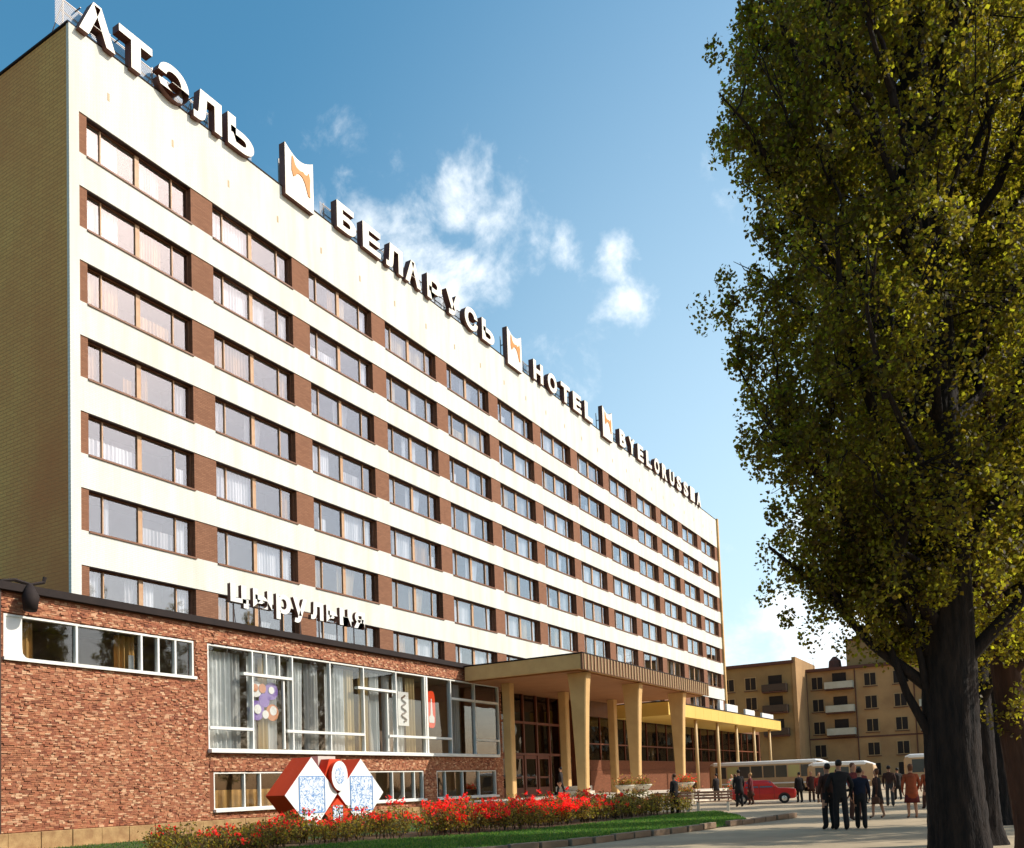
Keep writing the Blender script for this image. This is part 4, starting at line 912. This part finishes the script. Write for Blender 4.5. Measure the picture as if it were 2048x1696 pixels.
# red saloon: length along local x, nose towards +x
car = local_root('parked_car', (17.64, 29.4, .004), R(16), 'small bright red saloon car parked in front of the bus', 'car')
def sect(x, zb, zt, hw, top_hw):
    return [(x, -hw*.96, zb), (x, hw*.96, zb), (x, hw, (zb+zt)/2), (x, top_hw, zt), (x, -top_hw, zt), (x, -hw, (zb+zt)/2)]
bd = MB(); bd.loft([sect(*a) for a in [(-2.02, .40, .84, .70, .66), (-1.92, .30, .90, .77, .72), (-1.3, .22, .92, .79, .75), (-.3, .22, .93, .79, .76), (.7, .22, .93, .79, .75), (1.3, .24, .92, .79, .74), (1.90, .30, .87, .77, .71), (2.0, .38, .80, .72, .66)]])
bd.build('body', 'car_red', car, smooth=False, bevel=.015, fix=True)
ch = MB(); ch.loft([sect(*a) for a in [(-1.42, .90, .93, .73, .72), (-1.12, .90, 1.36, .74, .60), (-.6, .90, 1.42, .74, .62), (.25, .90, 1.41, .74, .62), (.50, .90, 1.34, .74, .63), (.92, .90, .94, .73, .72)]])
ch.build('cabin', 'car_red', car, bevel=.012, fix=True)
for s_ in (-1, 1):
    for x in (-.20, .68, -1.08): MB().box(x-.006, x+.006, s_*.797-.003, s_*.797+.003, .30, .92).build('door_gap', 'brown_metal', car)
    for x in (-1.25, 1.28):
        MB().prism([(x + .37*math.cos(math.pi*i/12), .28 + .37*math.sin(math.pi*i/12)) for i in range(13)], 'y', s_*.792-.006, s_*.792+.006).build('wheel_arch', 'brown_metal', car)
gm = MB(); gm.face([(.915, -.64, .97), (.915, .64, .97), (.535, .58, 1.33), (.535, -.58, 1.33)]); gm.build('windscreen', 'car_glass', car)
gm = MB(); gm.face([(-1.435, .62, .97), (-1.435, -.62, .97), (-1.15, -.55, 1.33), (-1.15, .55, 1.33)]); gm.build('rear_window', 'car_glass', car)
for s_ in (-1, 1):
    for a, c in ((-1.05, -.25), (-.18, .62)):
        q = MB(); pts = [(a, s_*.752, .97), (c, s_*.752, .97), (c-.14, s_*.66, 1.33), (a+.08, s_*.66, 1.33)]; q.face(pts if s_ < 0 else pts[::-1]); q.build('side_window', 'car_glass', car)
    MB().tube([(1.96, s_*.50, .62), (2.03, s_*.50, .62)], .10, 12).build('headlight', 'lamp_amber', car)
    for x in (-1.25, 1.28): wheel_parts(car, x, s_*.735, .30, .15, s_)
MB().box(1.98, 2.08, -.7, .7, .36, .46).build('front_bumper', 'chrome', car); MB().box(-2.1, -2.0, -.7, .7, .36, .46).build('rear_bumper', 'chrome', car)
MB().box(1.995, 2.02, -.36, .36, .52, .68).build('grille', 'brown_metal', car); car.scale = (.86, .95, .90)
# bus: along local x
def bus(name, loc, rz, L, H_, label, body='bus_body', nwin=8):
    b = local_root(name, loc, rz, label, 'bus')
    def rr_(x, hw, z0, z1, c=.18):
        P = []
        for sx, sz, a0 in ((1, -1, -90), (1, 1, 0), (-1, 1, 90), (-1, -1, 180)):
            cc = c if sz > 0 else .08
            for k in range(4):
                a = R(a0 + 30*k); P.append((x, sx*(hw-cc) + cc*math.cos(a), (z1-cc if sz > 0 else z0+cc) + cc*math.sin(a)))
        return P
    h = L/2
    MB().loft([rr_(-h, 1.0, .55, H_-.45), rr_(-h+.15, 1.18, .42, H_-.2), rr_(-h+.5, 1.24, .38, H_-.1), rr_(h-.6, 1.24, .38, H_-.1), rr_(h-.15, 1.18, .42, H_-.25), rr_(h, 1.0, .55, H_-.6)]).build('body', body, b, smooth=False, fix=True)
    MB().loft([rr_(-h+.12, 1.08, H_-.34, H_-.16, .08), rr_(-h+.5, 1.265, H_-.34, H_, .14), rr_(h-.8, 1.265, H_-.34, H_, .14), rr_(h-.1, 1.08, H_-.5, H_-.26, .08)]).build('roof', 'bus_white', b, fix=True)
    ww2 = (L-1.6)/nwin
    for s_ in (-1, 1):
        for i in range(nwin):
            a = -h + .6 + i*ww2
            MB().box(a+.06, a+ww2-.06, s_*1.252-.006, s_*1.252+.006, 1.35, H_-.45).build('window', 'bus_blind' if (i*7 + (s_ > 0)) % 5 == 2 else 'bus_window', b)
        MB().box(-h+.4, h-.4, s_*1.25-.008, s_*1.25+.008, .78, .90).build('side_strip', 'bus_white', b)
        for x in (-h+2.1, h-2.2): wheel_parts(b, x, s_*1.12, .46, .26, s_)
    MB().box(h-.03, h+.03, -.9, .9, 1.3, H_-.75).build('windscreen', 'bus_window', b); MB().box(-h-.03, -h+.03, -.85, .85, 1.3, H_-.75).build('rear_window', 'bus_window', b)
    for s_ in (-1, 1): MB().tube([(h-.02, s_*.75, .85), (h+.06, s_*.75, .85)], .13, 12).build('headlight', 'lamp_amber', b)
    return b
bus('parked_bus', (9.6, 62, .004), R(0), 10.4, 2.85, 'long white-roofed bus parked crosswise behind the red car')
bus('small_bus', (16.9, 57, .004), R(4), 5.2, 2.45, 'short white-roofed bus behind the group of dark-suited men', nwin=4)
bus('distant_bus', (24.5, 63, .004), R(0), 7.0, 2.9, 'far white-roofed bus partly hidden by the big tree trunk', nwin=5)

# ------------------------------------------------------------------ people
def person(loc, h, facing, top, bottom, hair, label, pose=None, skirt=None, coat=None, shoes='shoe', legs=None, bag=False):
    """continuous skinned body facing local -y, rotated by `facing`; pose: dict with stride, armL, armR (swing), elbow bends"""
    pose = pose or {}
    k = h/1.75; st_ = pose.get('stride', .06); lean = pose.get('lean', .0)
    e = empty('person', (0, 0, 0), label, 'person'); e.location = loc; e.rotation_euler = (0, 0, facing)
    V, E_, RD, TG = [], [], [], []
    def v(x, y, z, rx, tag_, par=None, ry=None):
        V.append((x*k, y*k + lean*max(z-.9, 0)*-1*k, z*k)); RD.append((rx*k, (ry or rx)*k)); TG.append(tag_)
        if par is not None: E_.append((par, len(V)-1))
        return len(V)-1
    pel = v(0, 0, .93, .175, 'b', None, .125); wa = v(0, 0, 1.10, .165, 't', pel, .12); chs = v(0, 0, 1.32, .185, 't', wa, .13)
    nk0 = v(0, .0, 1.455, .075, 't', chs, .07); nk = v(0, -.01, 1.52, .055, 's', nk0); hd0 = v(0, -.02, 1.60, .075, 's', nk, .085); hd = v(0, -.015, 1.68, .082, 's', hd0, .098); v(0, -.005, 1.735, .05, 's', hd, .06)
    for s_ in (-1, 1):
        hp = v(s_*.095, 0, .86, .092, 'b', pel); ft = st_*s_
        kn = v(s_*.10, -ft*.7 - .02, .48, .062 if legs else .080, 'l', hp); an = v(s_*.105, -ft + .02, .10, .042 if legs else .075, 'l', kn); to = v(s_*.115, -ft - .12, .035, .036, 'f', an)
        sh = v(s_*.195, .0, 1.41, .068, 't', chs); sw = pose.get('armR' if s_ > 0 else 'armL', .05); eb = pose.get('elbR' if s_ > 0 else 'elbL', .06); out = pose.get('out', .03)
        el = v(s_*(.215+out), -sw*.5 + .02, 1.13, .056, 't', sh); wr = v(s_*(.215+out*.6), -sw - eb, .90 + pose.get('lift', 0)*(s_ > 0), .030, 't', el)
        hn = v(s_*(.21+out*.5), -sw - eb - .015, .83 + pose.get('lift', 0)*(s_ > 0), .032, 's', wr, .022)
        for q in range(4):
            f0 = v(s_*.205 + (0), -sw - eb - .045 + q*.02, .775 + pose.get('lift', 0)*(s_ > 0), .0095, 's', hn); v(s_*.195, -sw - eb - .04 + q*.019, .735 + .008*abs(q-1.5) + pose.get('lift', 0)*(s_ > 0), .0085, 's', f0)
        v(s_*.185, -sw - eb - .055, .80 + pose.get('lift', 0)*(s_ > 0), .0095, 's', hn)
    me = bpy.data.meshes.new('body'); me.from_pydata(V, E_, [])
    o = bpy.data.objects.new('body', me); COL.objects.link(o)
    md_ = o.modifiers.new('skin', 'SKIN'); md_.use_smooth_shade = True
    sv = me.skin_vertices[0].data
    for i, rd in enumerate(RD): sv[i].radius = rd; sv[i].use_root = (i == 0)
    o.modifiers.new('sub', 'SUBSURF').levels = 1
    dg = bpy.context.evaluated_depsgraph_get(); nm = bpy.data.meshes.new_from_object(o.evaluated_get(dg)); bpy.data.objects.remove(o)
    Vn = np.array(V); tm_ = {'t': 0, 'b': 1, 'l': 1 if legs is None else 2, 's': 2, 'f': 3}
    nm.materials.clear()
    for q in (top, bottom, 'skin', shoes): nm.materials.append(MATS[q])
    for p in nm.polygons:
        c = np.array(p.center); p.material_index = tm_[TG[int(((Vn - c)**2).sum(1).argmin())]]; p.use_smooth = True
    nm.name = 'body'; ob = bpy.data.objects.new('body', nm); COL.objects.link(ob); ob.parent = e
    ob.location.z = -min(q.co.z for q in nm.vertices)
    # hair cap
    hb = MB(); rings = []
    y_l = -lean*(1.68-.9)
    long_ = hair.endswith('+'); hm = hair.rstrip('+')
    for zz, a, b_ in [(1.54 if long_ else 1.61, .062, .05), (1.66, .086, .085), (1.72, .082, .088), (1.757, .055, .06), (1.772, .02, .025)]:
        rings.append([((a*math.cos(2*math.pi*i/12))*k, (.022 + y_l + b_*math.sin(2*math.pi*i/12) + (.012 if math.sin(2*math.pi*i/12) < -.3 else 0))*k, zz*k) for i in range(12)])
    hb.loft(rings); hx = hb.build('hair', hm, None, smooth=True); hx.parent = e
    def cone(nm_, mm, prof):
        c = MB(); n = 16; rg = []
        for zz, a, b_ in prof: rg.append([((a + .006*math.sin(5*2*math.pi*i/n)*(zz < .9))*math.cos(2*math.pi*i/n)*k, ((b_ + .006*math.sin(4*2*math.pi*i/n))*math.sin(2*math.pi*i/n) - lean*max(zz-.9, 0))*k, zz*k) for i in range(n)])
        c.loft(rg, cap=True); q = c.build(nm_, mm, None, smooth=True, fix=True); q.parent = e
    if skirt: cone('skirt', skirt, [(.50, .25, .21), (.75, .215, .17), (.95, .175, .135), (1.06, .142, .11)])
    if coat: cone('coat', coat, [(.62, .225, .19), (.85, .20, .165), (1.08, .17, .135), (1.30, .195, .145), (1.43, .13, .10)])
    if bag:
        bg_ = MB().box(.19*k, .27*k, -.14*k, .14*k, .52*k, .74*k).build('bag', 'bag_brown', None, bevel=.02); bg_.parent = e
        bg_['label'] = 'brown bag held at the side'
    return e
FB = yaw            # facing away from the camera = local -y rotated to +view direction
away = yaw + math.pi; toward = yaw
Z = .004
person((25.75, 5.53, Z), 1.76, away + .3, 'cloth_brown', 'cloth_black', 'hair_dark', 'dark-suited man on the left of the three standing together', {'stride': .03, 'out': .04})
person((26.10, 5.29, Z), 1.84, away - .1, 'cloth_black', 'cloth_black', 'hair_dark', 'tallest dark-suited man in the middle of the three standing together', {'stride': .07, 'out': .10, 'elbR': .22, 'lift': .10, 'elbL': .1})
person((26.52, 5.75, Z), 1.62, away - .5, 'cloth_navy', 'cloth_black', 'hair_dark', 'stooping dark-suited man on the right of the three standing together', {'stride': .06, 'lean': .15, 'elbL': .15})
person((25.62, 10.3, Z), 1.80, toward + .5, 'cloth_wine', 'cloth_brown', 'hair_brown', 'red-haired person whose head shows behind the three dark-suited men', {'stride': .05})
person((26.1, 11.59, Z), 1.60, away + .9, 'cloth_brown', 'cloth_brown', 'hair_brown+', 'woman in dark coat and skirt with bare legs walking left', {'stride': .16, 'armL': .15, 'armR': -.1}, skirt='cloth_brown', coat='cloth_black', legs='skin', bag=True)
person((27.16, 11.33, Z), 1.70, away - .1, 'cloth_rust', 'cloth_wine', 'hair_brown+', 'woman in a rust-coloured dress seen from behind beside the big trunk', {'stride': .05, 'out': .05, 'elbL': .14}, skirt='cloth_wine', coat='cloth_rust', legs='skin')
person((26.95, 18.3, Z), 1.62, away + .2, 'cloth_rust', 'cloth_brown', 'hair_brown', 'person half hidden behind the big tree trunk', {'stride': .14})
person((24.35, 30.6, Z), 1.66, away, 'cloth_black', 'cloth_black', 'hair_dark', 'distant dark figure between the two women in skirts', {'stride': .10}, coat='cloth_black')
person((19.55, 29.7, Z), 1.62, away + .2, 'cloth_black', 'cloth_black', 'hair_dark', 'dark-coated figure at the left of the group by the red car', {'stride': .04}, coat='cloth_black')
person((20.05, 30.3, Z), 1.66, toward, 'cloth_wine', 'cloth_brown', 'hair_fair', 'fair-haired figure in the middle of the group by the red car', {'stride': .04}, coat='cloth_brown')
person((20.82, 28.6, Z), 1.58, toward - .6, 'cloth_red', 'cloth_brown', 'hair_brown+', 'figure in a bright red top at the right of the group by the red car', {'stride': .04}, skirt='cloth_brown')
person((17.75, 24.6, Z), 1.84, away + .1, 'cloth_black', 'cloth_black', 'hair_dark', 'tall man in a long black coat left of the red car', {'stride': .05}, coat='cloth_black')
person((17.55, 27.4, Z), 1.68, away + 1.2, 'cloth_wine', 'cloth_brown', 'hair_fair', 'person in wine-red coat with pale collar beside the red car', {'stride': .08}, coat='cloth_wine', skirt='cloth_brown')
person((12.25, 41.7, Z), 1.68, toward + .3, 'cloth_pale', 'cloth_olive', 'hair_fair+', 'figure in pale top and dark skirt farther back left of the car', {'stride': .05}, skirt='cloth_olive')
person((13.18, 35.3, Z), 1.74, away + .6, 'cloth_black', 'cloth_black', 'hair_dark', 'dark figure standing just right of the last canopy column', {'stride': .07}, coat='cloth_black')
person((17.2, 16.9, Z), 1.72, away + .8, 'cloth_black', 'cloth_black', 'hair_brown', 'person in black coat standing by the benches', {'stride': .06}, coat='cloth_black', skirt='cloth_black')
person((7.2, 25.6, .704), 1.72, away + 1.2, 'cloth_black', 'cloth_black', 'hair_dark', 'dark figure climbing the entrance stairs under the canopy', {'stride': .2, 'armL': .2, 'armR': -.15})

person((21.9, 27.5, Z), 1.70, away + .4, 'cloth_grey', 'cloth_black', 'hair_dark', 'man in grey jacket just left of the three dark-suited men', {'stride': .12, 'armL': .12, 'armR': -.08})
person((23.4, 26.0, Z), 1.62, toward + .4, 'cloth_wine', 'cloth_black', 'hair_fair+', 'fair-haired woman in wine top seen beyond the three men', {'stride': .05}, skirt='cloth_brown', bag=True)
person((25.1, 22.0, Z), 1.74, away - .4, 'cloth_brown', 'cloth_grey', 'hair_dark', 'man in brown jacket between the walking woman and the big trunk', {'stride': .18, 'armL': -.12, 'armR': .15})
person((15.1, 33.0, Z), 1.66, away - .7, 'cloth_pale', 'cloth_grey', 'hair_brown', 'figure in pale jacket among the people left of the car', {'stride': .1}, bag=True)
# ------------------------------------------------------------------ planters and benches
def planter(x, y, z, label, s=1.0, m='marigold'):
    e = empty('stone_planter', (x, y, z), label, 'planter', 'stone flower planters')
    n = 20; prof = [(.22, 0), (.26, .06), (.20, .12), (.46, .40), (.56, .52), (.56, .58), (.48, .58), (.42, .46)]
    MB().loft([[(x + a*s*math.cos(2*math.pi*i/n), y + a*s*math.sin(2*math.pi*i/n), z + h_*s) for i in range(n)] for a, h_ in prof]).build('bowl', 'planter_stone', e, fix=True)
    r_ = np.random.default_rng(int(x*31 + y)); nn = 900
    q = r_.normal(0, .24*s, (nn, 3)); q[:, 2] = np.abs(q[:, 2])*.8 + .5*s
    u_, w_ = frame(r_, nn); ss = r_.uniform(.03, .055, (nn, 1))
    o_ = leafmesh('plant', q, u_*ss, w_*ss*.7, 'rose_leaf', e, kind='stuff')
    q2 = r_.normal(0, .26*s, (220, 3)); q2[:, 2] = np.abs(q2[:, 2])*.8 + .6*s; u_, w_ = frame(r_, 220)
    leafmesh('blooms', q2, u_*.045, w_*.04, m, e, kind='stuff')
planter(11.0, 26.0, .70, 'stone bowl planter on the platform right of the front column')
planter(11.1, 28.2, .70, 'stone bowl planter on the platform, second from the front column')
planter(11.2, 35.3, .70, 'stone bowl planter at the foot of the third front column', 1.0, 'rose_petal')
planter(14.2, 36.5, .004, 'low bowl planter on the paving behind the benches', 1.2, 'rose_petal')
planter(12.6, 31.5, .004, 'bowl planter with orange flowers beside the entrance steps', 1.1)
def bench(x, y, rz_, label):
    e = local_root('park_bench', (x, y, .004), rz_, label, 'bench', 'benches at the end of the lawn')
    for i in range(4): MB().box(-.85, .85, -.24 + i*.125, -.135 + i*.125, .42, .46).build('seat_slat', 'bench_wood', e, bevel=.008)
    for i in range(3): MB().box(-.85, .85, .27, .30, .54 + i*.13, .64 + i*.13).build('back_slat', 'bench_wood', e, bevel=.008)
    for s_ in (-1, 1):
        MB().box(s_*.66-.05, s_*.66+.05, -.22, -.14, 0, .418).build('leg', 'planter_stone', e); MB().box(s_*.66-.05, s_*.66+.05, .18, .27, 0, .418).build('leg', 'planter_stone', e)
        MB().box(s_*.66-.03, s_*.66+.03, .301, .33, .40, .95).build('back_post', 'brown_metal', e)
bench(16.4, 18.8, R(20), 'low wooden bench left of the person in black')
bench(18.0, 19.6, R(14), 'low wooden bench right of the person in black')
